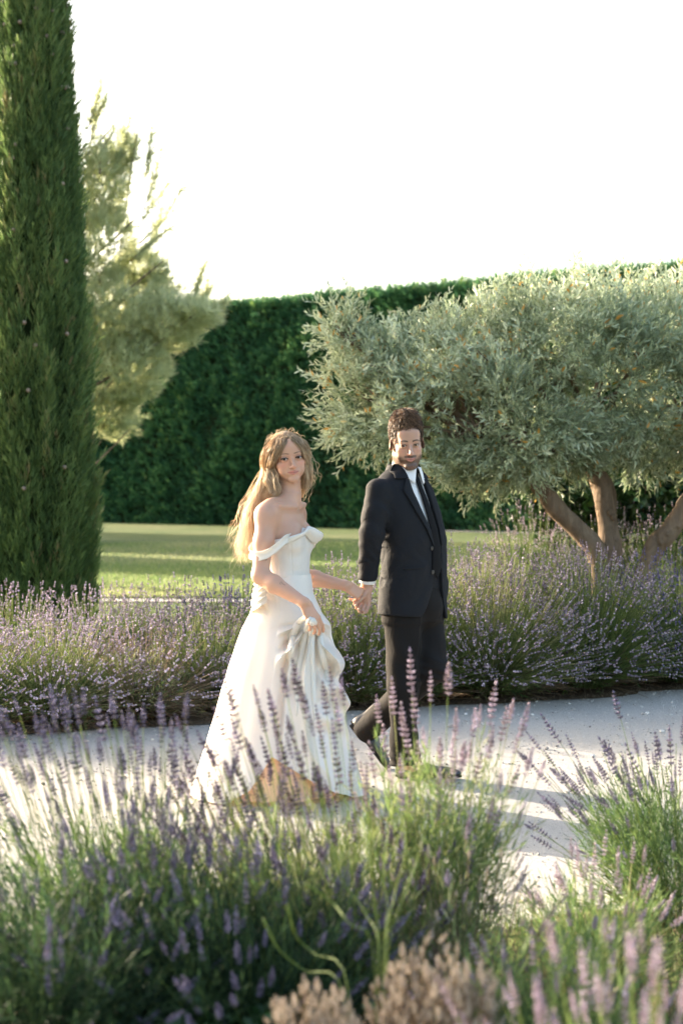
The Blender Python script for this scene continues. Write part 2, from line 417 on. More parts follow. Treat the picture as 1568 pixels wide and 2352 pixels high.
def blob_points(blobs, n, rs, shell=(.72, 1.03), inner=.25):
    """points and outward normals on a union of ellipsoids"""
    B = np.array([list(c)+list(r) for c, r in blobs]); vol = B[:, 3]*B[:, 4]+B[:, 4]*B[:, 5]+B[:, 3]*B[:, 5]
    out = []; nor = []; got = 0
    while got < n:
        k = rs.choice(len(B), 4*n, p=vol/vol.sum()); d = rs.normal(size=(4*n, 3)); d /= np.linalg.norm(d, axis=1)[:, None]
        rad = rs.uniform(shell[0], shell[1], 4*n); deep = rs.rand(4*n) < inner; rad[deep] = rs.uniform(.35, shell[0], deep.sum())
        P = B[k, :3]+d*B[k, 3:]*rad[:, None]
        q = np.full(4*n, 9.0)
        for c in B: q = np.minimum(q, np.linalg.norm((P-c[:3])/c[3:], axis=1))
        ok = q > np.where(deep, .3, shell[0]-.12)
        N = d/B[k, 3:]; N /= np.linalg.norm(N, axis=1)[:, None]
        out.append(P[ok]); nor.append(N[ok]); got += ok.sum()
    return np.concatenate(out)[:n], np.concatenate(nor)[:n]

def crown_mesh(name, mat, P, D, templates, rs, smin=.8, smax=1.2, tint=None, sink=0.0):
    if sink: P = P-D/(np.linalg.norm(D, axis=1)[:, None]+1e-9)*sink
    Vs = []; Fs = {}; Ts = []; off = 0; N = len(P); which = rs.randint(len(templates), size=N)
    for k, (TV, TF, TT) in enumerate(templates):
        m = which == k
        if not m.any(): continue
        Mx = basis(D[m], rs=rs)*rs.uniform(smin, smax, m.sum())[:, None, None]
        V, F, t = scatter(TV, TF, Mx, P[m], TT, tint[m])
        for f in F: Fs.setdefault(f.shape[1], []).append(f+off)
        Vs.append(V); Ts.append(t); off += len(V)
    return npmesh(name, np.concatenate(Vs), [np.concatenate(v) for v in Fs.values()], mat, False, {'tint': np.clip(np.concatenate(Ts), 0, 1)})

# ================================================================== clipped hedge
HA = np.array([-7.8, 46.7]); HDIR = np.array([.828, -.561]); HN = np.array([-.561, -.828]); HH = 6.9
def hedge():
    rs = np.random.RandomState(11)
    root = empty('hedge', (HA[0]+HDIR[0]*8, HA[1]+HDIR[1]*8, 0), 'tall dark green clipped hedge standing behind the lawn', 'hedge')
    def face(s, z, d):      # along, up, proud
        return np.stack([HA[0]+HDIR[0]*s+HN[0]*d, HA[1]+HDIR[1]*s+HN[1]*d, z], -1)-np.array(root.location)
    # solid core, the shade inside the hedge painted near-black
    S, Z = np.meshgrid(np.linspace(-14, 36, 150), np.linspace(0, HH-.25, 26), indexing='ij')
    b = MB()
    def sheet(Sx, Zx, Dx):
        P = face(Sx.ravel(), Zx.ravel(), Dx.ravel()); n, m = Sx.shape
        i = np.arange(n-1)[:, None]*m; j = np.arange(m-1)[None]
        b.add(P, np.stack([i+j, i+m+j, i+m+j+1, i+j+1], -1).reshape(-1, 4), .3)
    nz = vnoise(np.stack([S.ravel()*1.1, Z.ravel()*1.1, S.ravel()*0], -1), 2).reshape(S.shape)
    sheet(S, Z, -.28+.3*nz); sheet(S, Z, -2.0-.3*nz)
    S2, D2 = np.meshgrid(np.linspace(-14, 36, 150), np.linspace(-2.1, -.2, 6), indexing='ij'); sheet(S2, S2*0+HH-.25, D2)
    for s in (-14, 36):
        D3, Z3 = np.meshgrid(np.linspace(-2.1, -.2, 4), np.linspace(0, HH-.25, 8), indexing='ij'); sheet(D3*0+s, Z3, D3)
    obj('dark_core', b.mesh('dark_core', M['core'], True), root)
    n = 50000
    s = rs.uniform(-13, 35.5, n); z = rs.uniform(0.02, HH, n)
    lump = vnoise(np.stack([s*.9, z*.9, s*0], -1), 2)*.6+vnoise(np.stack([s*2.7, z*2.7, s*0], -1), 4)*.4
    dd = rs.uniform(-.25, .0, n)+.35*(lump-.5)
    P = face(s, z-.15, dd)
    D = np.stack([HN[0]*np.ones(n), HN[1]*np.ones(n), np.full(n, .75)], -1)+rs.normal(0, .42, (n, 3))
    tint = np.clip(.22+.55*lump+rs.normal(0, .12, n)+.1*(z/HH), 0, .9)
    # top
    n2 = 14000; s2 = rs.uniform(-13, 35.5, n2); d2 = rs.uniform(-2.0, .05, n2)
    wob = vnoise(np.stack([s2*.8, d2*.5, s2*0], -1), 8)*.10
    P2 = face(s2, HH-.28+wob+rs.uniform(-.08, .08, n2), d2); D2 = rs.normal(0, .38, (n2, 3))+[0, 0, 1.0]
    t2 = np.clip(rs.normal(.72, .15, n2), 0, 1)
    T = [t_spray(9, .30, .035, .8, k) for k in range(4)]
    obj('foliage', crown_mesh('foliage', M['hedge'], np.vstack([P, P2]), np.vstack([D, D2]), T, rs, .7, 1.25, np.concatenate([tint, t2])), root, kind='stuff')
hedge()

# ================================================================== cypress
def cypress():
    rs = np.random.RandomState(21); Y = 13.0; k = PX(Y)
    base = W(78, 1459, Y); H = 9.5
    root = empty('cypress', (base.x, Y, 0), 'tall columnar cypress with pale cones at the left end of the lavender bed', 'tree')
    def rad(z):   # right hand outline of the photograph, about 1.2 m through
        return np.interp(z, [0, .25, .9, 2.2, 3.4, 4.6, 5.8, 7.5, 8.8, 9.5], [.46, .53, .56, .53, .47, .37, .30, .22, .12, .02])
    obj('trunk', MB().add(*tube([[0, 0, -.05], [0, 0, .5], [.01, 0, 3], [0, 0, 8]], [.14, .12, .09, .02], 10)).mesh('trunk', M['cyp_bark'], True), root)
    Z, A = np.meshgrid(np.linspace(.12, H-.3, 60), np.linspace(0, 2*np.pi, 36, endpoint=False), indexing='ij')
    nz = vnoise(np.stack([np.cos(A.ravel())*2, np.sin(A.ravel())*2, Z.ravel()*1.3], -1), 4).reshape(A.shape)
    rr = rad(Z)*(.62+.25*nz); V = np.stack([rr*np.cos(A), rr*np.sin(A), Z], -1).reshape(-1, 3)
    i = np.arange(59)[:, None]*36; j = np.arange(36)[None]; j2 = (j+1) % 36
    obj('dark_core', npmesh('dark_core', V, np.stack([i+j, i+j2, i+36+j2, i+36+j], -1).reshape(-1, 4), M['core'], True, {'tint': nz.ravel()}), root)  # closed dark column; its colour stands for shade inside the tree
    n = 21000; z = rs.uniform(.06, H-.1, n); a = rs.rand(n)*2*np.pi
    keep = rs.rand(n) < (.35+.65*rad(z)/.62); z, a = z[keep], a[keep]; n = len(z)
    lump = vnoise(np.stack([np.cos(a)*rad(z)*8, np.sin(a)*rad(z)*8, z*1.5], -1), 6)
    fine = vnoise(np.stack([np.cos(a)*rad(z)*22, np.sin(a)*rad(z)*22, z*4], -1), 7)
    r = rad(z)*(.80+.24*lump+.08*(fine-.5))*rs.uniform(.9, 1.0, n)
    P = np.stack([r*np.cos(a), r*np.sin(a), z-.12], -1)
    D = np.stack([np.cos(a)*.30, np.sin(a)*.30, np.ones(n)], -1)+rs.normal(0, .16, (n, 3))
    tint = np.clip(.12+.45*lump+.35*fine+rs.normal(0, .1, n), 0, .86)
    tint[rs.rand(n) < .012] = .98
    T = [t_spray(15, .21, .0085, .55, 10+k) for k in range(5)]
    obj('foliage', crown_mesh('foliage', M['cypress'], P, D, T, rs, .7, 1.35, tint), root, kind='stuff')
    # cones where the photograph shows them (view x, y)
    b = MB(); V, F = uvsphere(10, 7); V = V*(1+.10*np.sin(V[:, :1]*9)*np.cos(V[:, 1:2]*8)*np.sin(V[:, 2:]*7+1)); b.add(V*.019, F)
    for q in range(7):
        d = rs.normal(size=3); d /= np.linalg.norm(d); V2, F2 = uvsphere(5, 3); b.add(V2*.0045+d*.0185, F2, .5)
    me = b.mesh('cone', M['cone'], True)
    spots = [(18,8),(44,20),(133,43),(100,46),(66,78),(152,84),(122,105),(52,132),(133,144),(56,172),(54,198),(92,196),(168,210),(176,304),(24,352),(60,356),(54,387),(3,352),(158,436),(60,548),(168,612),(70,614),(86,755),(110,805),(172,776),(30,80),(140,12),(88,1121),(170,1074),(96,905)]
    for (x, y) in spots:
        p = W(x, y, Y)-Vector((base.x, Y, 0)); zc = p.z; xx = max(-.95, min(.95, p.x/(rad(zc)*1.02)))
        yy = -math.sqrt(1-xx*xx)*rad(zc)*1.02
        obj('cone', me, root, (xx*rad(zc)*1.02, yy-.015, zc), )
    # unseen row of cypresses added left of the lawn to throw shade on the grass
    for q in range(9):
        y = (27.4, 28.45, 29.5, 30.6, 33.3, 34.4, 35.5, 36.6, 37.7)[q]; x = -10.6-(y-25)*.18
        r2 = root.copy(); COL.objects.link(r2); r2.location = (x, y, 0); r2.scale = (1.15, 1.15, .72+.05*(q*7 % 5)); r2.rotation_euler = (0, 0, q*1.3)
        r2['label'] = ('nearest', 'second', 'third', 'fourth', 'fifth', 'sixth', 'seventh', 'eighth', 'farthest')[q]+' cypress of the unseen row shading the lawn from beyond the left edge'; r2['group'] = 'unseen cypresses shading the lawn'
        for ch in list(root.children):
            if ch.name.startswith('cone'): continue
            c2 = ch.copy(); COL.objects.link(c2); c2.parent = r2

cypress()

# ================================================================== pine behind the cypress
def pine():
    rs = np.random.RandomState(31); Y = 19.5; k = PX(Y)
    base = W(60, 1340, Y)
    root = empty('pine_tree', (base.x, Y, 0), 'feathery olive green pine with sunlit needles behind the cypress', 'tree')
    o = Vector(root.location)
    def L(x, y, dy=0): p = W(x, y, Y+dy)-o; return [p.x, p.y, p.z]
    segs = [([[0, 0, -.1], L(70, 1150), L(90, 850), L(120, 560), L(150, 330), L(170, 180)], [.14, .12, .09, .06, .035, .012])]
    tips = [(240,420,0),(300,330,.3),(290,255,0),(345,470,-.2),(255,600,0),(330,640,.3),(380,740,0),(450,720,-.3),(515,705,0),(470,690,.4),(300,830,-.3),(380,840,.3),(270,930,0),(300,985,-.2),(235,1010,.2),(220,520,.5),(200,330,0),(375,600,-.4),(250,750,.6),(-60,700,0),(-100,400,0),(-80,900,.3)]
    tw = []
    for (x, y, dy) in tips:
        st = L(95+rs.normal()*8, min(1150, y+170+rs.rand()*60)); en = L(x, y, dy); mid = (np.array(st)+en)/2+[0, 0, -.12]
        C = [st, list(mid), en]; segs.append((C, [.03, .018, .007]))
        CC = spline(C, 14)
        for q in range(4, 14): tw.append((CC[q], CC[q]-CC[q-1]))
    branch_tree(root, 'trunk', M['cyp_bark'], segs, 6)
    blobs = [(L(x, y, dy), np.array(r)*k) for x, y, dy, r in [(235,430,0,(50,50,105)),(282,350,.2,(26,26,60)),(232,560,0,(75,70,90)),(318,615,.3,(62,60,42)),(265,730,0,(115,100,95)),(375,745,0,(88,80,66)),(455,722,-.2,(52,50,30)),(290,850,-.2,(92,80,75)),(255,950,0,(62,60,55)),(0,700,0,(190,150,300)),(60,350,0,(110,90,160)),(350,690,.4,(70,60,60))]]
    P, N = blob_points(blobs, 13000, rs, (.66, 1.08), .15)
    nz = vnoise(P*2.6, 3); ok = nz > .30; P, N = P[ok], N[ok]
    D = N*.6+rs.normal(0, .35, P.shape)+[.25, 0, .75]
    # loose sprigs against the sky
    sp = []; sdir = []
    for (x0, y0, x1, y1) in [(290,480,330,235),(330,480,375,330),(320,520,400,410),(320,560,420,430),(255,400,300,262),(200,300,235,180),(205,340,245,225),(300,600,395,520),(320,650,372,640),(440,700,470,610),(460,710,480,640),(470,730,520,690),(400,700,480,668),(230,400,262,300),(330,420,350,290),(345,560,370,480)]:
        a = np.array(L(x0, y0, rs.normal()*.3)); b_ = np.array(L(x1, y1, rs.normal()*.3))
        C = spline([a, (a+b_)/2+rs.normal(0, .04, 3), b_], 22); segs.append((C[::5].tolist()+[b_], [.014, .006]))
        for q in range(3, 22):
            for w in range(2 if q < 15 else 1): sp.append(C[q]+rs.normal(0, .02, 3)); sdir.append((b_-a)/np.linalg.norm(b_-a)*.9+rs.normal(0, .35, 3))
    bb = MB()
    for Cc, r in segs[len(tips)+1:]:
        V, F = tube(spline(Cc, 10), np.linspace(.012, .004, 10), 4); bb.add(V, F)
    obj('twigs', bb.mesh('twigs', M['cyp_bark'], True), root, kind='stuff')
    Pn = np.vstack([P, np.array(sp)]); Dn = np.vstack([D, np.array(sdir)])
    tint = np.clip(.45+.5*(vnoise(Pn*1.7, 9)-.5)+rs.normal(0, .15, len(Pn)), 0, 1)
    T = [t_pine(q) for q in range(4)]
    obj('foliage', crown_mesh('foliage', M['pine'], Pn, Dn, T, rs, .9, 1.6, tint, .06), root, kind='stuff')
    for (x, y, sc, lab) in [(-20.5, 46, 1.5, 'tall unseen pine shading the lawn from beyond its left end')]:  # unseen copy added past the left edge for its shade
        r2 = root.copy(); COL.objects.link(r2); r2.location = (x, y, 0); r2.scale = (sc, sc, sc); r2.rotation_euler = (0, 0, x); r2['label'] = lab; r2['group'] = 'pines'
        for ch in list(root.children):
            c2 = ch.copy(); COL.objects.link(c2); c2.parent = r2
    root['group'] = 'pines'
pine()

# ================================================================== olive tree
def olive():
    rs = np.random.RandomState(41); Y = 11.0; k = PX(Y)
    base = W(1415, 1525, Y)
    root = empty('olive_tree', (base.x, Y, 0), 'silvery olive tree with three leaning trunks above the lavender', 'tree')
    o = Vector(root.location)
    def L(x, y, dy=0): p = W(x, y, Y+dy)-o; return [p.x, p.y, p.z]
    trunks = [([L(1408,1535,0), L(1372,1290,-.05), L(1345,1238,-.05), L(1290,1180,-.1), L(1240,1120,-.15), L(1208,1070,-.2), L(1160,1000,-.2), L(1060,930,-.1), L(930,880,0), L(830,850,0)], [.10,.08,.076,.074,.070,.064,.048,.04,.028,.015]),
              ([L(1425,1535,.1), L(1402,1290,.05), L(1396,1200,.05), L(1378,1110,.1), L(1350,1050,.1), L(1310,960,.15), L(1250,850,.2), L(1200,760,.2)], [.11,.085,.08,.084,.072,.052,.04,.02]),
              ([L(1440,1535,.0), L(1490,1285,-.1), L(1540,1215,-.15), L(1600,1120,-.2), L(1640,1020,-.1), L(1650,900,0)], [.10,.08,.076,.068,.05,.03])]
    for P, r in trunks:
        b = MB(); m = 60; C = spline(P, m); rr = np.interp(np.linspace(0, 1, m), np.linspace(0, 1, len(r)), r)
        V, F = tube(C, rr, 14); c = np.concatenate([np.repeat(C, 14, 0), C[:1], C[-1:]]); d = V-c
        nn = vnoise(V*[11, 11, 4.5], 5)-.5+.5*(vnoise(V*[30, 30, 12], 6)-.5)
        b.add(c+d*(1+.42*nn[:, None]), F)
        # knots
        for q in range(3):
            i = rs.randint(6, 30); Vk, Fk = uvsphere(8, 6); b.add(Vk*[.022, .016, .028]+C[i]+np.array([rs.normal()*.04, -rr[i]*.93, 0]), Fk)
        obj('trunk', b.mesh('trunk', M['olive_bark'], True), root)
    blobs = [(L(x, y, dy), np.array(r)*k) for x, y, dy, r in [
        (815,880,0,(78,90,110)),(880,960,-.1,(115,110,85)),(905,885,.1,(120,115,95)),(775,770,0,(44,50,72)),(1010,868,0,(160,155,118)),(1050,960,-.2,(170,150,105)),(1150,820,.1,(170,170,125)),(1290,796,0,(190,190,135)),
        (1200,950,-.3,(180,160,140)),(1370,880,-.2,(200,190,150)),(1490,796,.1,(180,180,135)),(1560,900,0,(170,170,150)),(1130,1050,-.2,(120,110,70)),(1255,1040,-.1,(110,110,65)),(1480,1010,.2,(130,130,70)),(1690,880,0,(190,180,180)),(1700,1000,0,(150,150,120)),(1350,1000,.5,(130,100,60))]]
    P, N = blob_points(blobs, 6400, rs, (.78, 1.04), .14)
    nz = vnoise(P*3.4, 13)*.75+vnoise(P*8, 14)*.25; xl_ = L(960, 800)[0]; ok = nz > np.where(P[:, 0] < xl_, .455, .385); P, N = P[ok], N[ok]
    D = N*.9+rs.normal(0, .38, P.shape)+[0, 0, .45]
    low = P[:, 2] < L(0, 1000)[2]; D[low] += [0, 0, -.25]
    # leafy sprigs that stand out of the outline
    for (x0, y0, x1, y1) in [(800,760,752,690),(815,745,800,680),(800,780,690,798),(790,800,700,745),(830,770,850,730),(760,840,735,900),(800,1000,735,1000),(790,980,700,965),(780,1010,725,1020),(860,1040,880,1065),(900,760,912,715),(930,740,990,690),(1000,720,1010,670),(1100,690,1115,640),(1140,680,1160,630),(1210,660,1215,615),(1330,640,1345,590),(1340,640,1330,600),(1410,650,1418,600),(1480,650,1500,610),(1545,640,1560,605),(960,1060,1100,1140),(1060,1100,1098,1130),(1150,1100,1190,1130),(1530,1060,1555,1110)]:
        a = np.array(L(x0, y0, rs.normal()*.2)); c = np.array(L(x1, y1, rs.normal()*.2)); l = np.linalg.norm(c-a); q = max(1, int(l/.12))
        for w in range(q+1):
            P = np.vstack([P, a+(c-a)*w/(q+1)]); D = np.vstack([D, (c-a)/l*1.2+rs.normal(0, .25, 3)])
    tint = np.clip(.45+.75*(vnoise(P*2.6, 9)-.5)+.15*(P[:, 2]-1.9)+rs.normal(0, .10, len(P)), .02, .80)  # lighter with height: the sunlit crown top is painted into leaf tint
    T = [t_olive(q) for q in range(6)]
    # normal leaves keep clear of the yellow end of the ramp
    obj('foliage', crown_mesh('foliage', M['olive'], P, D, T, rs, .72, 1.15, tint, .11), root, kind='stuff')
    segs = []
    cs = [b[0] for b in blobs]
    for c, r in blobs:
        t = [L(1240,1120,-.15), L(1350,1050,.1), L(1600,1120,-.2)]; s = min(t, key=lambda q: np.linalg.norm(np.array(q)-c))
        s = np.array(s); c = np.array(c); mid = (s+c)/2+[0, 0, .1]
        segs.append(([s, mid, c], [.035, .022, .012]))
        for w in range(5):
            e = c+rs.normal(size=3)*np.array(r)*.45; segs.append(([c*.7+s*.3, (c+e)/2+[0, 0, .04], e], [.014, .009, .004]))
    branch_tree(root, 'branches', M['olive_bark'], segs, 6)['kind'] = 'stuff'
olive()

# ================================================================== dark leafy shrub behind the olive
def shrub(name, label, x, y, Y, rx, rz, n, seed, group=None, mat='shrub', leaf=.09, cat='shrub'):
    rs = np.random.RandomState(seed); k = PX(Y); c = W(x, y, Y)
    root = empty(name, (c.x, Y, 0), label, cat, group)
    blobs = [((rs.normal()*rx*.35, rs.normal()*.2, c.z+rs.normal()*rz*.25), (rx*rs.uniform(.5, .75), rx*.5, rz*rs.uniform(.55, .8))) for q in range(5)]
    blobs.append(((0, 0, c.z*.45), (rx*.8, rx*.6, c.z*.5)))
    P, N = blob_points(blobs, n, rs, (.75, 1.05), .3); P[:, 2] = np.abs(P[:, 2])
    b = MB()
    for q in range(7):
        a = rs.rand()*6.28; V, F = blade([0, 0, 0], [math.cos(a)*.7, math.sin(a)*.7, .7], leaf, leaf*.5, [-math.sin(a), math.cos(a), 0]); b.add(V, F, rs.uniform(-.1, .1))
    T = [b.raw()]
    tint = np.clip(.5+.8*(vnoise(P*4, 2)-.5)+rs.normal(0, .15, len(P)), 0, 1)
    obj('foliage', crown_mesh('foliage', M[mat], P, N+[0, 0, .3]+rs.normal(0, .3, P.shape), T, rs, .7, 1.3, tint), root, kind='stuff')
    segs = [([[rs.normal()*.05, rs.normal()*.05, -.03], [rs.normal()*rx*.3, 0, c.z*.5], list(np.array(bl[0]))], [.02, .015, .006]) for bl in blobs[:5]]
    branch_tree(root, 'stems', M['cyp_bark'], segs, 5)
shrub('broadleaf_shrub', 'dark glossy shrub showing between the two inner olive trunks', 1310, 1130, 13.4, .55, .35, 900, 51)
shrub('broadleaf_shrub', 'leafy green shrub behind the lavender at the right edge, under the olive crown', 1510, 1110, 13.2, .6, .45, 1100, 52)
# ================================================================== lavender
def t_bud(L, r, D, P, b, tint):
    D = np.array(D, float); D /= np.linalg.norm(D); S = np.cross(D, [0, 0, 1.0]); S /= np.linalg.norm(S)+1e-9; U = np.cross(S, D); P = np.array(P, float)
    m = P+D*L*.55
    V = [P]+[m+(S*math.cos(a)+U*math.sin(a))*r for a in (0, 1.571, 3.142, 4.712)]+[P+D*L]
    b.add(V, [[0, 2, 1], [0, 3, 2], [0, 4, 3], [0, 1, 4], [5, 1, 2], [5, 2, 3], [5, 3, 4], [5, 4, 1]], [tint-.15]+[tint]*4+[tint+.12])
def t_spike_near(seed, L=.085, rad=.0088, nw=8, dry=False):
    rs = np.random.RandomState(seed); b = MB()
    V, F = tube(np.array([[0, 0, -.004], [0, 0, L]]), [.0012, .0008], 3, False); b.add(V, F, .1)
    for w in range(nw):
        u = w/(nw-1); z = (0 if w == 0 else .16+.84*(w-1)/(nw-2)*.92)*L
        rr = rad*(.75+.55*math.sin(math.pi*min(1, u*.85+.12)))*(1-.35*u**3); a0 = rs.rand()*6.28
        for q in range(7):
            if rs.rand() < .07: continue
            a = a0+q*6.283/7+rs.normal(0, .15); el = .55+.5*u+rs.normal(0, .12)
            D = [math.cos(a)*math.cos(el), math.sin(a)*math.cos(el), math.sin(el)]
            tb = rs.uniform(.25, .5) if rs.rand() < .66 else rs.uniform(.75, 1.0)
            if dry: tb = rs.uniform(.2, .9)
            t_bud(rr*1.15, rr*.24, D, [math.cos(a)*.001, math.sin(a)*.001, z], b, tb)
    t_bud(L*.16, rad*.35, [0.01, 0, 1], [0, 0, L*.9], b, .6)
    return b
def t_spike_far(seed, L=.06, rad=.008):
    rs = np.random.RandomState(seed); b = MB()
    for w in range(4):
        z = L*(0 if w == 0 else .25+.2*w); r = rad*rs.uniform(.8, 1.15)*(1-.1*w); h = L*.23; t = rs.uniform(.2, .9)
        a = rs.rand()*2+np.arange(5)/5*6.283
        ring = np.stack([np.cos(a)*r*rs.uniform(.6, 1.2, 5), np.sin(a)*r*rs.uniform(.6, 1.2, 5), z+h*rs.uniform(.35, .75, 5)], -1)
        V = np.vstack([[0, 0, z], ring, [0, 0, z+h]]); j = np.arange(5); k = (j+1) % 5
        b.add(V, np.vstack([np.stack([j*0, k+1, j+1], -1), np.stack([j*0+6, j+1, k+1], -1)]), np.concatenate([[t-.2], t+rs.uniform(-.25, .25, 5), [t+.1]]))
    return b.raw()
def t_shoot(seed, L=.13, n=12, leaf=.04, w=.0035):
    rs = np.random.RandomState(seed); b = MB()
    for i in range(n):
        u = i/n; a = i*2.4+rs.normal(0, .3); an = rs.uniform(.35, .8)*(1-.5*u)
        D = np.array([math.cos(a)*math.sin(an), math.sin(a)*math.sin(an), math.cos(an)]); S = np.cross(D, rs.normal(size=3)); S /= np.linalg.norm(S)
        V, F = blade([0, 0, u*L], D, leaf*rs.uniform(.7, 1.2), w, S); b.add(V, F, rs.uniform(-.1, .1))
    return b.raw()
FAR_SPIKES = [t_spike_far(q) for q in range(6)]
NEAR = {k: [(t_spike_near(q, L=.070+.007*(q % 5), nw=7+q % 3) if k != 'dry' else t_spike_near(q, L=.040+.006*(q % 4), rad=.0105, nw=6, dry=True)).mesh('flower_spike', M[{'mid': 'spike_obj', 'lilac': 'spike_obj_lilac', 'blue': 'spike_obj_blue', 'dry': 'dry'}[k]]) for q in range(7)] for k in ('mid', 'lilac', 'blue', 'dry')}
SHOOTS = [t_shoot(q) for q in range(5)]
FSHOOTS = [t_shoot(20+q, .14, 9, .055, .006) for q in range(4)]

def fan(n, rs, Rx, H, lean, spread, base_r, rough=.12, lo=.0, ctr_h=.1, foot=None):
    """base, middle and tip points of n stems of a domed clump"""
    az = rs.rand(n)*2*np.pi; ph = np.arccos(1-rs.rand(n)*(1-math.cos(spread)))
    ph = np.clip(ph, 0, spread); s = rs.uniform(1-rough*2, 1+rough, n)
    tip = np.stack([np.sin(ph)*np.cos(az)*Rx*s/math.sin(min(spread, 1.57)), np.sin(ph)*np.sin(az)*Rx*s/math.sin(min(spread, 1.57)), ctr_h+(H-ctr_h)*np.cos(ph)*s], -1)
    tip[:, 0] += lean[0]*tip[:, 2]/H; tip[:, 1] += lean[1]*tip[:, 2]/H
    tip[:, 2] = np.maximum(tip[:, 2], lo+.04)
    base = np.stack([np.cos(az)*rs.uniform(0, base_r, n), np.sin(az)*rs.uniform(0, base_r, n), np.full(n, .03)], -1)
    mid = base*.45+tip*.55; mid[:, 2] += .10*np.linalg.norm(tip-base, axis=1)*(np.sin(ph)); mid += rs.normal(0, .012, (n, 3))
    return base, mid, tip
def stems_mesh(name, base, mid, tip, mat, r, rs, start=.0, nseg=5, tbase=.45, tt=None):
    """thin three sided stems, curved, joined"""
    n = len(base); t = np.linspace(start, 1, nseg)[None, :, None]
    C = (1-t)**2*base[:, None]+2*t*(1-t)*mid[:, None]+t*t*tip[:, None]
    T = np.gradient(C, axis=1); T /= np.linalg.norm(T, axis=2)[..., None]+1e-9
    ref = rs.normal(size=(n, 1, 3)); U = np.cross(T, ref); U /= np.linalg.norm(U, axis=2)[..., None]+1e-9; B = np.cross(T, U)
    rr = (r*np.linspace(1.25, .8, nseg))[None, :, None, None]
    a = np.array([0, 2.094, 4.189]); V = C[:, :, None]+rr*(np.cos(a)[None, None, :, None]*U[:, :, None]+np.sin(a)[None, None, :, None]*B[:, :, None])
    i = (np.arange(n)*nseg*3)[:, None, None]+(np.arange(nseg-1)*3)[None, :, None]; j = np.arange(3)[None, None]; k = (j+1) % 3
    F = np.stack(np.broadcast_arrays(i+j, i+k, i+3+k, i+3+j), -1).reshape(-1, 4)
    ti = np.clip((tbase if tt is None else tt)+rs.normal(0, .14, n), 0, 1)
    tv = np.repeat(ti, nseg*3)
    return npmesh(name, V.reshape(-1, 3), F, mat, True, {'tint': tv}), C, T

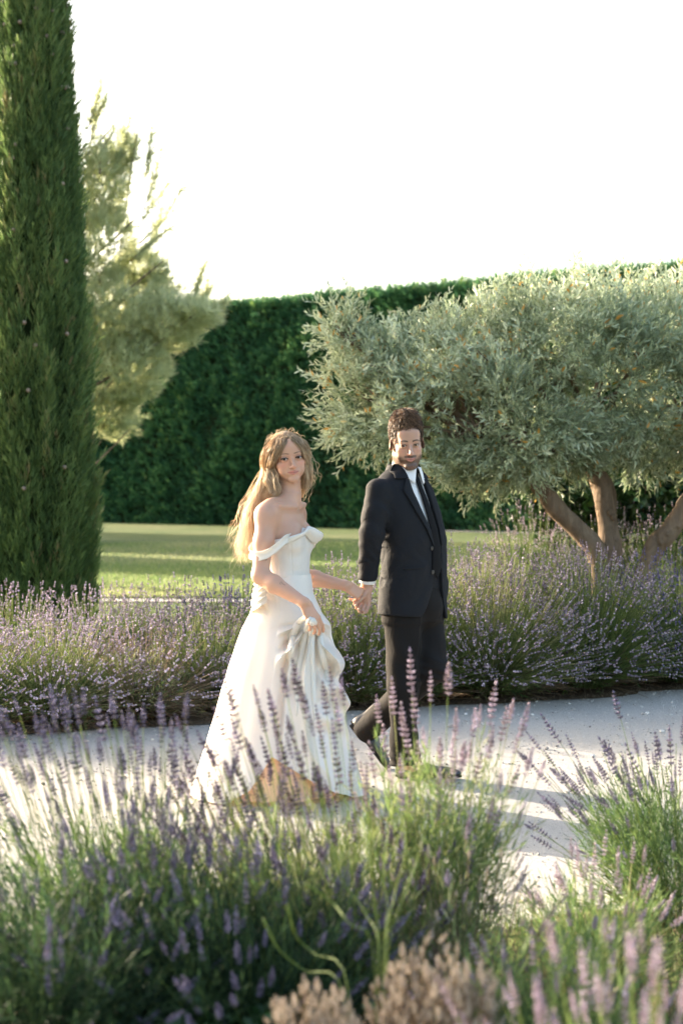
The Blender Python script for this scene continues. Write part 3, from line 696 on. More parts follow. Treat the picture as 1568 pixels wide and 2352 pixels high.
def lavender(loc, Rx, H, n, label, near=False, kind='mid', lean=(0, 0), spread=1.35, foliage_h=.5, shoots=260, seed=0, group=None, tbase=.45, ltint=.5,
             stem_r=None, rough=.12, base_r=None, bare=0.0, stem_mat='stem', leaf_mat='leaf', extra=None, scale=1.0, dryfoot=160, fol_r=.8, fol_z=9.0, name='lavender_bush'):
    rs = np.random.RandomState(1000+seed)
    root = empty(name, (loc[0], loc[1], 0), label, 'lavender' if name == 'lavender_bush' else 'plant', group)
    base, mid, tip = fan(n, rs, Rx, H, lean, spread, base_r or Rx*.3, rough)
    if extra is not None:     # stems measured one by one: (foot, tip) in local metres
        for f, t in extra:
            f = np.array(f); t = np.array(t); base = np.vstack([base, f]); tip = np.vstack([tip, t]); mid = np.vstack([mid, f*.45+t*.55+[0, 0, .03]])
        n = len(base)
    r = stem_r or (.0012 if near else .0016)
    me, C, T = stems_mesh('stems', base, mid, tip, M[stem_mat], r, rs, tbase=tbase, nseg=7 if near else 5)
    obj('stems', me, root, kind='stuff')
    D = T[:, -1]; has = rs.rand(n) >= bare
    if extra is not None: has[-len(extra):] = True
    if near:
        idx = np.where(has)[0]; big = idx[:300]
        if extra is not None: big = np.unique(np.concatenate([idx[-len(extra):], idx[:280]]))
        Mx = basis(D, rs=rs)
        for i in big:
            s = rs.uniform(.52, .90)*scale*(1.35 if extra is not None and i >= n-len(extra) else 1)
            o = bpy.data.objects.new('flower_spike', NEAR[kind][rs.randint(7)]); COL.objects.link(o); o.parent = root
            m = Matrix(Mx[i].tolist()).to_4x4(); m.translation = Vector(tip[i]); o.matrix_local = m @ Matrix.Diagonal((s*1.05, s*1.05, s, 1))
        rest = np.setdiff1d(idx, big)
        if len(rest):
            T5 = [t_spike_near(50+q, L=.04+.004*q, rad=.0105, nw=5, dry=True).raw() for q in range(4)] if kind == 'dry' else FAR_SPIKES
            obj('flower_spikes', crown_mesh('flower_spikes', M['dry_mass'] if kind == 'dry' else M['spike'], tip[rest], D[rest]+rs.normal(0, .25, (len(rest), 3)), T5, rs, .6*scale, 1.0*scale, rs.normal(0, .1, len(rest))), root, kind='stuff')
    else:
        mat = {'mid': M['spike'], 'lilac': M['spike_lilac'], 'blue': M['spike_blue'], 'dry': M['drystem']}[kind]
        idx = np.where(has)[0]
        ti = rs.normal(.0, .12, len(idx))
        obj('flower_spikes', crown_mesh('flower_spikes', mat, tip[idx], D[idx]+rs.normal(0, .08, (len(idx), 3)), FAR_SPIKES, rs, .75*scale, 1.25*scale, ti), root, kind='stuff')
    # leafy shoots in the lower part
    if shoots:
        q = rs.randint(n, size=shoots); t = rs.uniform(.08, foliage_h, shoots)[:, None]
        P = (1-t)**2*base[q]+2*t*(1-t)*mid[q]+t*t*tip[q]; P = P*[fol_r, fol_r, 1]+rs.normal(0, .02, P.shape); P[:, 2] = np.maximum(P[:, 2], .015)
        kk = P[:, 2] < fol_z*(1-.3*rs.rand(len(P))**2); P = P[kk]; q = q[kk]; shoots = len(q)
        Dd = (tip[q]-base[q]); Dd /= np.linalg.norm(Dd, axis=1)[:, None]; Dd = Dd+rs.normal(0, .3, Dd.shape)
        ti = np.clip(ltint+rs.normal(0, .16, shoots), 0, 1)
        obj('leaves', crown_mesh('leaves', M[leaf_mat], P, Dd, SHOOTS if near else FSHOOTS, rs, .7, 1.3, ti), root, kind='stuff')
    if dryfoot:
        q = dryfoot; az = rs.rand(q)*6.28; b0 = np.stack([np.cos(az)*.04, np.sin(az)*.04, np.full(q, .0)], -1)
        rr = rs.uniform(.3, .9, q)*Rx; t1 = np.stack([np.cos(az)*rr, np.sin(az)*rr, rs.uniform(.02, .45, q)*H], -1)
        m1 = (b0+t1)/2+rs.normal(0, .03, (q, 3))+[0, 0, .05]; m1[:, 2] = np.abs(m1[:, 2])
        me2, _, _ = stems_mesh('woody_base', b0, m1, t1, M['drystem'], r*1.5, rs, tbase=.5)
        obj('woody_base', me2, root, kind='stuff')
    return root

def at(x, Y): return ((x-784)/FPX*Y, Y)
GL = 'lavender bushes in the bed behind the path, left of the couple'
GR = 'lavender bushes in the bed behind the path, right of the woman'
# ---- far bed, left part (lower, partly withered)
FK = dict(spread=1.5, shoots=900, dryfoot=420, bare=.30)
def FL(x, Y, *a, **k):
    q = dict(FK); q.update(k); return lavender(at(x, Y), *a, **q)
FL(-70, 8.11, .58, .56, 900, 'pale lavender bush cut by the left edge, in the far bed by the path', kind='lilac', seed=1, group=GL, ltint=.7, tbase=.7)
FL(120, 8.31, .60, .58, 1100, 'pale lilac lavender bush below the foot of the cypress', kind='lilac', seed=2, group=GL, ltint=.8, tbase=.75)
FL(315, 8.46, .56, .55, 600, 'half withered straw coloured lavender bush in the middle of the left bed', kind='lilac', seed=3, group=GL, stem_mat='drystem', ltint=1.0, tbase=.85, bare=.45, dryfoot=900, shoots=700)
FL(470, 8.81, .52, .60, 1000, 'lavender bush just left of the white skirt', kind='mid', seed=4, group=GL, ltint=.75, tbase=.7)
FL(30, 9.26, .60, .67, 800, 'lavender bush at the very foot of the cypress', kind='lilac', seed=5, group=GL, tbase=.6)
FL(225, 9.36, .60, .66, 900, 'lavender bush behind the withered one, right of the cypress foot', kind='lilac', seed=6, group=GL, tbase=.6)
FL(395, 9.66, .58, .67, 900, 'violet lavender bush of the back row before the lawn', kind='mid', seed=7, group=GL, tbase=.35, ltint=.35)
FL(545, 9.66, .55, .70, 1000, 'dark violet lavender bush touching the skirt from behind', kind='blue', seed=8, group=GL, tbase=.35, ltint=.35)
# ---- far bed, right part (taller)
FL(690, 8.97, .55, .76, 900, 'lavender bush behind the back of the dress', kind='mid', seed=9, group=GR, tbase=.5)
FL(815, 9.02, .52, .84, 1100, 'tall lavender bush seen between the woman and the man', kind='mid', seed=10, group=GR, tbase=.7, ltint=.85)
FL(960, 9.17, .55, .82, 900, 'lavender bush behind the legs of the man', kind='mid', seed=11, group=GR, tbase=.6, ltint=.6)
FL(1125, 9.37, .72, .88, 2300, 'big sunlit lavender bush just right of the man', kind='mid', seed=12, group=GR, tbase=.75, ltint=.75, shoots=2000)
FL(1335, 9.67, .74, .88, 2300, 'broad lavender bush in front of the olive trunks', kind='mid', seed=13, group=GR, tbase=.6, ltint=.65, shoots=2000)
FL(1540, 9.97, .74, .84, 1600, 'lavender bush at the right edge of the picture below the rightmost olive trunk', kind='blue', seed=14, group=GR, tbase=.55, ltint=.6, bare=.3, shoots=2000)
FL(1730, 10.42, .66, .84, 500, 'lavender bush past the right edge of the far bed', kind='mid', seed=15, group=GR)
FL(1020, 10.42, .6, .92, 800, 'lavender bush of the back row by the shoulder side of the man', kind='lilac', seed=16, group=GR, ltint=.7, tbase=.7)
FL(1225, 12.60, .62, 1.12, 1000, 'tall lavender clump behind the leaning olive trunk', kind='lilac', seed=17, group=GR, ltint=.6)
FL(1385, 13.00, .62, 1.15, 900, 'pale lavender clump seen between the olive trunks', kind='lilac', seed=18, group=GR)
FL(1530, 12.40, .62, 1.08, 800, 'dim lavender clump behind the rightmost olive trunk', kind='mid', seed=19, group=GR)

# ---- near bed: the clumps close to the camera
GN = 'lavender bushes in the near bed in front of the path'
def ex(loc, lst, Y):
    """tips given by their place in the view at depth Y, for a clump standing at loc"""
    out = []
    for (x, y, fx) in lst:
        p = W(x, y, Y+RS.normal()*.08); out.append(((fx, RS.normal()*.03, .25), (p.x-loc[0], p.y-loc[1], p.z)))
    return out
lB = at(985, 3.62)
lavender(lB, .27, .66, 70, 'bright green lavender clump with tall pinkish spikes before the feet of the man', near=True, kind='lilac', lean=(.02, 0), spread=1.0, foliage_h=.85, shoots=1100, seed=30, group=GN, fol_z=.64, ltint=.72, tbase=.7,
         extra=ex(lB, [(945,1590,-.02),(988,1610,.0),(1028,1595,.03),(1045,1700,.05),(905,1640,-.05),(925,1690,-.04),(870,1660,-.08),(955,1680,0),(975,1730,.02),(940,1745,0),(1010,1760,.03),(1085,1690,.07),(1098,1670,.07),(1125,1665,.08),(1168,1660,.1),(1195,1690,.12),(1180,1730,.12),(1120,1740,.08),(1060,1770,.05),(885,1740,-.08),(860,1785,-.08),(1150,1700,.1),(1205,1780,.13),(1090,1800,.06),(1035,1830,.03),(965,1800,0),(900,1820,-.05),(1075,1750,.05),(1235,1790,.15),(1170,1820,.1)], 3.62))
lG = at(800, 3.45)
lavender(lG, .36, .74, 190, 'lavender clump whose dark spikes lean left across the white skirt', near=True, kind='mid', lean=(-.16, 0), spread=1.1, foliage_h=.75, shoots=900, seed=31, group=GN, fol_z=.50, bare=.25, ltint=.75, tbase=.7,
         extra=ex(lG, [(540,1625,-.1),(595,1625,-.08),(660,1600,-.03),(690,1610,0),(705,1650,0),(750,1640,.02),(765,1610,.03),(790,1620,.05),(520,1700,-.12),(555,1720,-.1),(610,1680,-.07),(640,1690,-.05),(672,1700,-.02),(720,1690,0),(745,1740,.02),(500,1760,-.12),(530,1780,-.12),(585,1760,-.09),(625,1775,-.06),(665,1780,-.04),(700,1790,0),(480,1740,-.14),(455,1790,-.15),(570,1830,-.1),(610,1850,-.08),(655,1855,-.05),(515,1850,-.12),(770,1720,.02),(780,1800,.03),(735,1830,0),(690,1870,-.02),(545,1660,-.1),(630,1640,-.05),(780,1680,.04),(430,1700,-.16),(440,1830,-.15)], 3.45))
lA = at(330, 3.45)
lavender(lA, .50, .80, 290, 'wide violet lavender clump leaning left over the pale path', near=True, kind='blue', lean=(-.16, 0), spread=1.15, foliage_h=.78, shoots=1700, seed=32, group=GN, fol_z=.52, bare=.25, ltint=.35, tbase=.4,
         extra=ex(lA, [(30,1700,-.2),(90,1690,-.15),(130,1650,-.1),(160,1660,-.1),(265,1650,0),(195,1640,-.1),(310,1720,0),(230,1750,-.05),(180,1780,-.1),(100,1790,-.15),(40,1800,-.2),(20,1860,-.2),(110,1730,-.15),(345,1780,0),(400,1800,.05),(285,1790,0),(75,1820,-.15),(150,1830,-.1),(370,1660,.05),(425,1660,.05),(240,1700,0),(10,1760,-.2),(60,1740,-.2),(350,1850,0),(210,1820,-.05),(395,1740,.05)], 3.45))
lavender(at(560, 3.15), .40, .64, 240, 'dense violet lavender clump in front of the hem of the skirt', near=True, kind='blue', lean=(-.08, 0), spread=1.2, foliage_h=.8, shoots=2200, seed=33, group=GN, fol_z=.50, bare=.3, ltint=.08, tbase=.2)  # low leaf and stem tints paint the clump's shade into its colour
lavender(at(90, 3.0), .42, .62, 190, 'shaded lavender clump in the bottom left corner', near=True, kind='blue', lean=(-.05, 0), spread=1.2, foliage_h=.85, shoots=2400, seed=34, group=GN, fol_z=.50, bare=.35, ltint=.05, tbase=.15)  # corner shade painted in by the lowest leaf and stem tints
lD = at(1560, 4.35)
lavender(lD, .42, .62, 150, 'sharp blue violet lavender clump by the path at the right edge', near=True, kind='blue', lean=(-.06, 0), spread=1.15, foliage_h=.75, shoots=1000, seed=35, group=GN, fol_z=.44, bare=.3, ltint=.4, tbase=.4,
         extra=ex(lD, [(1424,1650,-.08),(1410,1745,-.05),(1415,1765,-.05),(1430,1800,-.05),(1395,1790,-.08),(1450,1820,-.05),(1370,1800,-.1),(1330,1830,-.12),(1300,1800,-.15),(1345,1860,-.1),(1515,1745,0),(1540,1755,0),(1560,1780,0),(1500,1800,-.02),(1470,1790,-.03),(1285,1705,-.15),(1240,1720,-.18),(1225,1760,-.18),(1480,1850,0),(1390,1850,-.08),(1545,1830,0)], 4.35))
lavender(at(1490, 2.15), .34, .66, 190, 'soft pink lavender clump nearest the camera in the bottom right corner', near=True, kind='lilac', lean=(-.05, 0), spread=1.15, foliage_h=.75, shoots=700, seed=36, group=GN, fol_z=.42, bare=.2, ltint=.5, tbase=.6)
lavender(at(1250, 2.9), .30, .46, 110, 'low grassy lavender clump between the dried heads and the pink one', near=True, kind='lilac', spread=1.2, foliage_h=.8, shoots=900, seed=37, group=GN, bare=.3, ltint=.5, tbase=.55)
# dried seed heads and woody clumps at the bottom
lavender(at(720, 2.5), .12, .47, 800, 'pale brown dried seed heads left of the middle at the bottom', near=True, kind='dry', spread=1.1, foliage_h=.7, shoots=0, seed=38, stem_mat='drystem', rough=.16, base_r=.05, dryfoot=160, name='dried_plant', scale=.62)
lavender(at(1000, 2.62), .15, .49, 1000, 'grey brown dried seed heads right of the middle at the bottom', near=True, kind='dry', spread=1.1, foliage_h=.7, shoots=0, seed=39, stem_mat='drystem', rough=.2, base_r=.05, dryfoot=160, name='dried_plant', scale=.62)
lavender(at(1060, 3.3), .26, .50, 220, 'bare brown woody lavender clump under the bright green one', near=True, kind='dry', spread=1.2, foliage_h=.7, shoots=120, seed=40, stem_mat='drystem', rough=.2, base_r=.05, dryfoot=300, name='dried_plant', scale=.6, ltint=.6, bare=.5)
lavender(at(1370, 3.75), .30, .40, 90, 'thin low lavender clump on the edge of the path right of the green one', near=True, kind='lilac', spread=1.25, foliage_h=.7, shoots=450, seed=41, group=GN, ltint=.5, tbase=.6, bare=.4, fol_z=.25)
lavender(at(640, 3.75), .40, .62, 200, 'thin lavender clump on the path edge right under the skirt hem', near=True, kind='mid', lean=(-.14, 0), spread=1.2, foliage_h=.7, shoots=500, seed=42, group=GN, ltint=.75, tbase=.75, bare=.3, fol_z=.4)
# green undergrowth at the lower left
def weeds():
    rs = np.random.RandomState(61)
    spots = [(560, 2.75, .22, .34, 'dark green leafy weed below the violet lavender'), (250, 2.75, .25, .30, 'green leafy weed in the shade at the bottom left'), (1330, 2.6, .25, .26, 'sunny yellow green weed under the pink lavender')]
    for x, Y, r, h, lab in spots:
        lx, ly = at(x, Y); root = empty('weed', (lx, ly, 0), lab, 'plant')
        n = 420; P = np.stack([rs.normal(0, r*.5, n), rs.normal(0, r*.5, n), rs.uniform(.02, h, n)], -1)
        b = MB()
        for q in range(7):
            a = q*.9+rs.normal(0, .2); V, F = blade([0, 0, .004*q], [math.cos(a)*.85, math.sin(a)*.85, .5], .03, .014, [-math.sin(a), math.cos(a), 0]); b.add(V, F, rs.uniform(-.1, .1))
        obj('leaves', crown_mesh('leaves', M['shrub'] if x < 1000 else M['leaf'], P, rs.normal(0, .4, P.shape)+[0, 0, .8], [b.raw()], rs, .6, 1.3, np.clip(rs.normal(.6, .2, n), 0, 1)), root, kind='stuff')
        q = 60; b0 = np.stack([rs.normal(0, .03, q), rs.normal(0, .03, q), np.zeros(q)], -1); t1 = np.stack([rs.normal(0, r*.6, q), rs.normal(0, r*.6, q), rs.uniform(.1, h, q)], -1)
        me2, _, _ = stems_mesh('stems', b0, (b0+t1)/2+[0, 0, .04], t1, M['stem'], .0012, rs, tbase=.4); obj('stems', me2, root, kind='stuff')
weeds()
# bent yellow green stalks that cross the lower middle
def stalks():
    rs = np.random.RandomState(63); Y = 2.75; lx, ly = at(800, Y)
    root = empty('broom_plant', (lx, ly, 0), 'yellow green plant of thick bent stalks above the dried heads', 'plant')
    for pts in [[(790,2290),(700,2230),(640,2180),(605,2110)],[(800,2270),(720,2190),(680,2150),(660,2080)],[(870,2210),(860,2080),(850,1980),(830,1880)],[(880,2200),(890,2090),(880,2010),(885,1930)],[(890,2200),(920,2080),(950,2000),(975,1920)],[(860,2210),(800,2120),(760,2070),(700,2030)],[(870,2220),(840,2100),(790,2030),(770,1960)],[(885,2210),(905,2060),(930,1960),(925,1880)]]:
        C = [list(W(x, y, Y+rs.normal()*.04)-Vector(root.location)) for x, y in pts]; f = [rs.normal()*.02+C[0][0]*.6, 0, 0]
        V, F = tube(spline([f]+C, 18), np.linspace(.0011, .0020, 18), 6); obj('stalk', MB().add(V, F, rs.uniform(.35, .6)).mesh('stalk', M['stem'], True), root)
stalks()
# litter on the bed and path edges
def litter():
    rs = np.random.RandomState(71); n = 5000
    x = rs.uniform(-3, 4.5, n); side = rs.rand(n) < .6
    y = np.where(side, farline(x)+rs.exponential(.16, n)-.10, nearline(x)-rs.exponential(.4, n)+.05)
    V, F = blade([-.5, 0, 0], [1, 0, 0], 1, .22, [0, 1, 0]); V[1:3, 2] += .08
    s = rs.uniform(.012, .04, n); D = rs.normal(0, .3, (n, 3))+[0, 0, 1.0]
    VV, FF, tt = scatter(V, [F], basis(D, rs=rs)*s[:, None, None], np.stack([x, y, rs.uniform(.006, .02, n)], -1), None, rs.rand(n))
    obj('leaf_litter', npmesh('leaf_litter', VV, FF, M['drystem'], False, {'tint': tt}), kind='stuff', label='dry leaf litter along the edges of the path')
litter()

def grass():
    rs = np.random.RandomState(73); n = 42000
    x = rs.uniform(-2.2, 2.4, n); y = rs.uniform(1.7, 4.5, n)
    dens = vnoise(np.stack([x*1.7, y*1.7, x*0], -1), 12); ok = (y < nearline(x)-.02) & (dens > .30+.25*(x < .1)); x, y = x[ok], y[ok]; n = len(x)
    V = np.array([[-.5, 0, 0], [.5, 0, 0], [.35, .06, .5], [-.35, .06, .5], [0, .25, 1.0]]); F = [np.array([[0, 1, 2, 3]]), np.array([[3, 2, 4]])]
    h = rs.uniform(.04, .17, n); wd = rs.uniform(.002, .0045, n); B = basis(rs.normal(0, .28, (n, 3))+[0, 0, 1.0], rs=rs)
    Mx = B*np.stack([wd, h, h], -1)[:, None, :]
    VV, FF, tt = scatter(V, F, Mx, np.stack([x, y, np.full(n, -.004)], -1), None, np.clip(rs.normal(.72, .18, n), 0, 1))
    obj('grass', npmesh('grass', VV, FF, M['leaf'], False, {'tint': tt}), kind='stuff', label='sparse green and straw coloured grass between the near lavender clumps')
grass()

def lawn_grass():
    rs = np.random.RandomState(75); n = 90000
    y = 17.1+(rs.rand(n)**1.6)*15; x = rs.uniform(-.26, .16, n)*y
    V = np.array([[-.5, 0, 0], [.5, 0, 0], [0, .25, 1.0]]); F = [np.array([[0, 1, 2]])]
    h = rs.uniform(.025, .075, n); wd = rs.uniform(.010, .022, n); B = basis(rs.normal(0, .3, (n, 3))+[0, 0, 1.0], rs=rs)
    Mx = B*np.stack([wd, h, h], -1)[:, None, :]
    dry = vnoise(np.stack([x*.35, y*.35, x*0], -1), 5)
    VV, FF, tt = scatter(V, F, Mx, np.stack([x, y, np.full(n, -.012)], -1), None, np.clip(.50+.6*dry+rs.normal(0, .12, n), 0, 1))
    obj('grass', npmesh('grass', VV, FF, M['leaf'], False, {'tint': tt}), kind='stuff', label='mown lawn grass with straw coloured patches behind the lavender')
lawn_grass()
# ================================================================== implicit surfaces for bodies and clothes
def axis(lo, hi, h, fine=None, hf=None):
    """grid coordinates from lo to hi with step h, finer (hf) inside the given intervals"""
    out = [lo]; x = lo
    while x < hi:
        st = h
        for a, b in (fine or []):
            if a <= x < b: st = hf
            elif x < a: st = min(st, max(hf, (a-x)))
        x += st; out.append(x)
    return np.array(out, dtype=np.float32)
def V3(p): return np.array([p[0], p[1], p[2]], dtype=np.float64)
class Grid:
    def __init__(s, xs, ys, zs):
        s.a = [np.asarray(q, dtype=np.float32) for q in (xs, ys, zs)]
        s.f = np.full((len(xs), len(ys), len(zs)), 1.0, dtype=np.float32)
    def sl(s, lo, hi):
        r = []
        for q in range(3):
            i = max(0, np.searchsorted(s.a[q], lo[q])-1); j = min(len(s.a[q]), np.searchsorted(s.a[q], hi[q])+1); r.append(slice(i, j))
        return tuple(r)
    def put(s, fn, lo, hi, k, mode='u'):
        sl = s.sl(np.asarray(lo)-k-.012, np.asarray(hi)+k+.012)
        X = s.a[0][sl[0]][:, None, None]; Y = s.a[1][sl[1]][None, :, None]; Z = s.a[2][sl[2]][None, None, :]
        if X.size == 0 or Y.size == 0 or Z.size == 0: return
        d = fn(X, Y, Z); a = s.f[sl]
        if mode == 'u':
            h = np.maximum(k-np.abs(a-d), 0)/max(k, 1e-6); s.f[sl] = np.minimum(a, d)-h*h*k*.25
        else:      # subtract
            d = -d; h = np.maximum(k-np.abs(a-d), 0)/max(k, 1e-6); s.f[sl] = np.maximum(a, d)+h*h*k*.25
    def cone(s, a, b, ra, rb, k=.01, mode='u'):
        a = V3(a); b = V3(b); ba = b-a; L2 = float(ba@ba)+1e-12; r = max(ra, rb)
        def fn(X, Y, Z):
            t = ((X-a[0])*ba[0]+(Y-a[1])*ba[1]+(Z-a[2])*ba[2])/L2; t = np.clip(t, 0, 1).astype(np.float32)
            return np.sqrt((X-a[0]-t*ba[0])**2+(Y-a[1]-t*ba[1])**2+(Z-a[2]-t*ba[2])**2)-(ra+t*(rb-ra))
        s.put(fn, np.minimum(a, b)-r, np.maximum(a, b)+r, k, mode)
    def ell(s, c, r, Rm=None, k=.01, mode='u'):
        c = V3(c); Rm = np.eye(3) if Rm is None else np.asarray(Rm); e = np.abs(Rm)@np.asarray(r)
        def fn(X, Y, Z):
            x, y, z = X-c[0], Y-c[1], Z-c[2]; k0 = 0; k1 = 0
            for q in range(3):
                u = (x*Rm[0, q]+y*Rm[1, q]+z*Rm[2, q])/r[q]; k0 = k0+u*u; k1 = k1+(u/r[q])**2
            k0 = np.sqrt(k0); return (k0*(k0-1)/np.sqrt(k1+1e-12)).astype(np.float32)
        s.put(fn, c-e, c+e, k, mode)
    def chain(s, pts, rad, k=.01, kin=None):
        for i in range(len(pts)-1): s.cone(pts[i], pts[i+1], rad[i], rad[i+1], k if i == 0 else (kin or k))
    def mesh(s, iters=1):
        f = s.f; nx, ny, nz = f.shape; neg = f < 0
        m = np.zeros((nx-1, ny-1, nz-1), dtype=np.uint8)
        for dx in (0, 1):
            for dy in (0, 1):
                for dz in (0, 1): m += neg[dx:nx-1+dx, dy:ny-1+dy, dz:nz-1+dz]
        act = np.flatnonzero((m > 0) & (m < 8)); ci, cj, ck = np.unravel_index(act, m.shape); del m
        P = np.zeros((len(act), 3)); cnt = np.zeros(len(act)); C = [(a, b, c) for a in (0, 1) for b in (0, 1) for c in (0, 1)]
        for A in C:
            for B in C:
                if sum(B)-sum(A) == 1 and sum(abs(B[q]-A[q]) for q in range(3)) == 1:
                    fa = f[ci+A[0], cj+A[1], ck+A[2]]; fb = f[ci+B[0], cj+B[1], ck+B[2]]; x = (fa < 0) != (fb < 0)
                    t = np.where(x, fa/np.where(x, fa-fb, 1), 0)
                    pa = np.stack([s.a[0][ci+A[0]], s.a[1][cj+A[1]], s.a[2][ck+A[2]]], -1); pb = np.stack([s.a[0][ci+B[0]], s.a[1][cj+B[1]], s.a[2][ck+B[2]]], -1)
                    P += (pa+(pb-pa)*t[:, None])*x[:, None]; cnt += x
        P /= cnt[:, None]; F = []; sh = (nx-1, ny-1, nz-1)
        def vid(i, j, k): return np.searchsorted(act, np.ravel_multi_index((i, j, k), sh))
        for ax in range(3):
            a = neg[:-1] if ax == 0 else neg[:, :-1] if ax == 1 else neg[:, :, :-1]
            b = neg[1:] if ax == 0 else neg[:, 1:] if ax == 1 else neg[:, :, 1:]
            i, j, k = np.nonzero(a != b); lowneg = a[i, j, k]
            o = [1, 2, 0][ax], [2, 0, 1][ax]
            idx = [i, j, k]; ok = (idx[o[0]] > 0) & (idx[o[1]] > 0)
            ok &= (idx[o[0]] < sh[o[0]]) & (idx[o[1]] < sh[o[1]])
            idx = [q[ok] for q in idx]; ln = lowneg[ok]
            def g(d0, d1):
                q = [idx[0].copy(), idx[1].copy(), idx[2].copy()]; q[o[0]] = q[o[0]]-d0; q[o[1]] = q[o[1]]-d1; return vid(*q)
            Q = np.stack([g(1, 1), g(0, 1), g(0, 0), g(1, 0)], -1); Q[~ln] = Q[~ln][:, ::-1]; F.append(Q)
        F = np.concatenate(F)
        for _ in range(iters):
            acc = np.zeros_like(P); n = np.zeros(len(P))
            for q in range(4):
                np.add.at(acc, F[:, q], P[F[:, (q+1) % 4]]); np.add.at(n, F[:, q], 1)
            P = P*.5+acc/np.maximum(n, 1)[:, None]*.5
        return P, F
def vnormals(P, F):
    n = np.cross(P[F[:, 2]]-P[F[:, 0]], P[F[:, 3]]-P[F[:, 1]]); N = np.zeros_like(P)
    for q in range(4): np.add.at(N, F[:, q], n)
    return N/(np.linalg.norm(N, axis=1)[:, None]+1e-12)
def rotm(yaw=0, pitch=0, roll=0):
    """pitch about X (down is positive for a face looking to -Y), then roll about Y, then yaw about Z, in degrees"""
    return np.array((Matrix.Rotation(R(yaw), 3, 'Z') @ Matrix.Rotation(R(roll), 3, 'Y') @ Matrix.Rotation(R(pitch), 3, 'X')))
class Stack:
    """a torso or garment: ellipse-like sections along z, turned by yaw; u runs to the wearer's left, v to the front"""
    def __init__(s, z, a, b, cx, cy, yaw, p=2.0):
        o = np.argsort(z); s.z = np.array(z, float)[o]; s.t = {k: np.array(v, float)[o] for k, v in dict(a=a, b=b, cx=cx, cy=cy).items()}
        s.f = np.array([math.sin(R(yaw)), -math.cos(R(yaw)), 0.0]); s.l = np.array([math.cos(R(yaw)), math.sin(R(yaw)), 0.0]); s.p = p
    def q(s, k, z): return np.interp(z, s.z, s.t[k])
    def uv(s, X, Y, Z):
        x = X-s.q('cx', Z).astype(np.float32); y = Y-s.q('cy', Z).astype(np.float32)
        return x*s.l[0]+y*s.l[1], x*s.f[0]+y*s.f[1]
    def field(s, X, Y, Z, off=0.0):
        u, v = s.uv(X, Y, Z); a = (s.q('a', Z)+off).astype(np.float32); b = (s.q('b', Z)+off).astype(np.float32); p = s.p
        r = (np.abs(u/a)**p+np.abs(v/b)**p)**(1/p); d = (r-1)*np.minimum(a, b)
        return np.maximum(d, np.maximum(Z-s.z[-1], s.z[0]-Z))
    def put(s, g, off=0.0, k=.01):
        m = max(s.t['a'].max(), s.t['b'].max())+abs(off)
        lo = [s.t['cx'].min()-m, s.t['cy'].min()-m, s.z[0]]; hi = [s.t['cx'].max()+m, s.t['cy'].max()+m, s.z[-1]]
        g.put(lambda X, Y, Z: s.field(X, Y, Z, off), lo, hi, k)
    def pt(s, u, z, off=0.0, back=False):
        """point on the front surface at lateral u, height z"""
        u = np.asarray(u, float); z = np.asarray(z, float); a = s.q('a', z)+off; b = s.q('b', z)+off
        v = b*np.maximum(1-np.abs(np.clip(u/a, -.999, .999))**s.p, 0)**(1/s.p)*(-1 if back else 1)
        return np.stack([s.q('cx', z)+u*s.l[0]+v*s.f[0], s.q('cy', z)+u*s.l[1]+v*s.f[1], z], -1)
def patch(P, thick=.002, dirn=None):
    """a closed thin sheet from a grid of points (n,m,3)"""
    n, m, _ = P.shape; du = np.gradient(P, axis=0); dv = np.gradient(P, axis=1); N = np.cross(du, dv); N /= np.linalg.norm(N, axis=2)[..., None]+1e-12
    if dirn is not None and (N.reshape(-1, 3)@np.asarray(dirn)).mean() < 0: N = -N
    A = (P+N*thick/2).reshape(-1, 3); B = (P-N*thick/2).reshape(-1, 3)
    i = np.arange(n-1)[:, None]*m; j = np.arange(m-1)[None]; Q = np.stack([i+j, i+m+j, i+m+j+1, i+j+1], -1).reshape(-1, 4); o = n*m
    rim = [k for k in range(m)]+[k*m+m-1 for k in range(1, n)]+[(n-1)*m+k for k in range(m-2, -1, -1)]+[k*m for k in range(n-2, 0, -1)]
    rim = np.array(rim); nx = np.roll(rim, -1)
    return np.vstack([A, B]), np.vstack([Q, Q[:, ::-1]+o, np.stack([rim, nx, nx+o, rim+o], -1)])
def sweep(P, up, w, t, bulge=0.0, m=7):
    """a ribbon along P: width w along 'up', thickness t"""
    P = np.asarray(P, float); up = np.broadcast_to(np.asarray(up, float), P.shape); n = len(P); w = np.broadcast_to(w, (n,))
    T = np.gradient(P, axis=0); T /= np.linalg.norm(T, axis=1)[:, None]; N = np.cross(T, up); N /= np.linalg.norm(N, axis=1)[:, None]
    U = up/np.linalg.norm(up, axis=1)[:, None]; s = np.linspace(-.5, .5, m)
    G = P[:, None]+s[None, :, None]*w[:, None, None]*U[:, None]+bulge*(1-4*s[None, :, None]**2)*N[:, None]
    return patch(G, t)

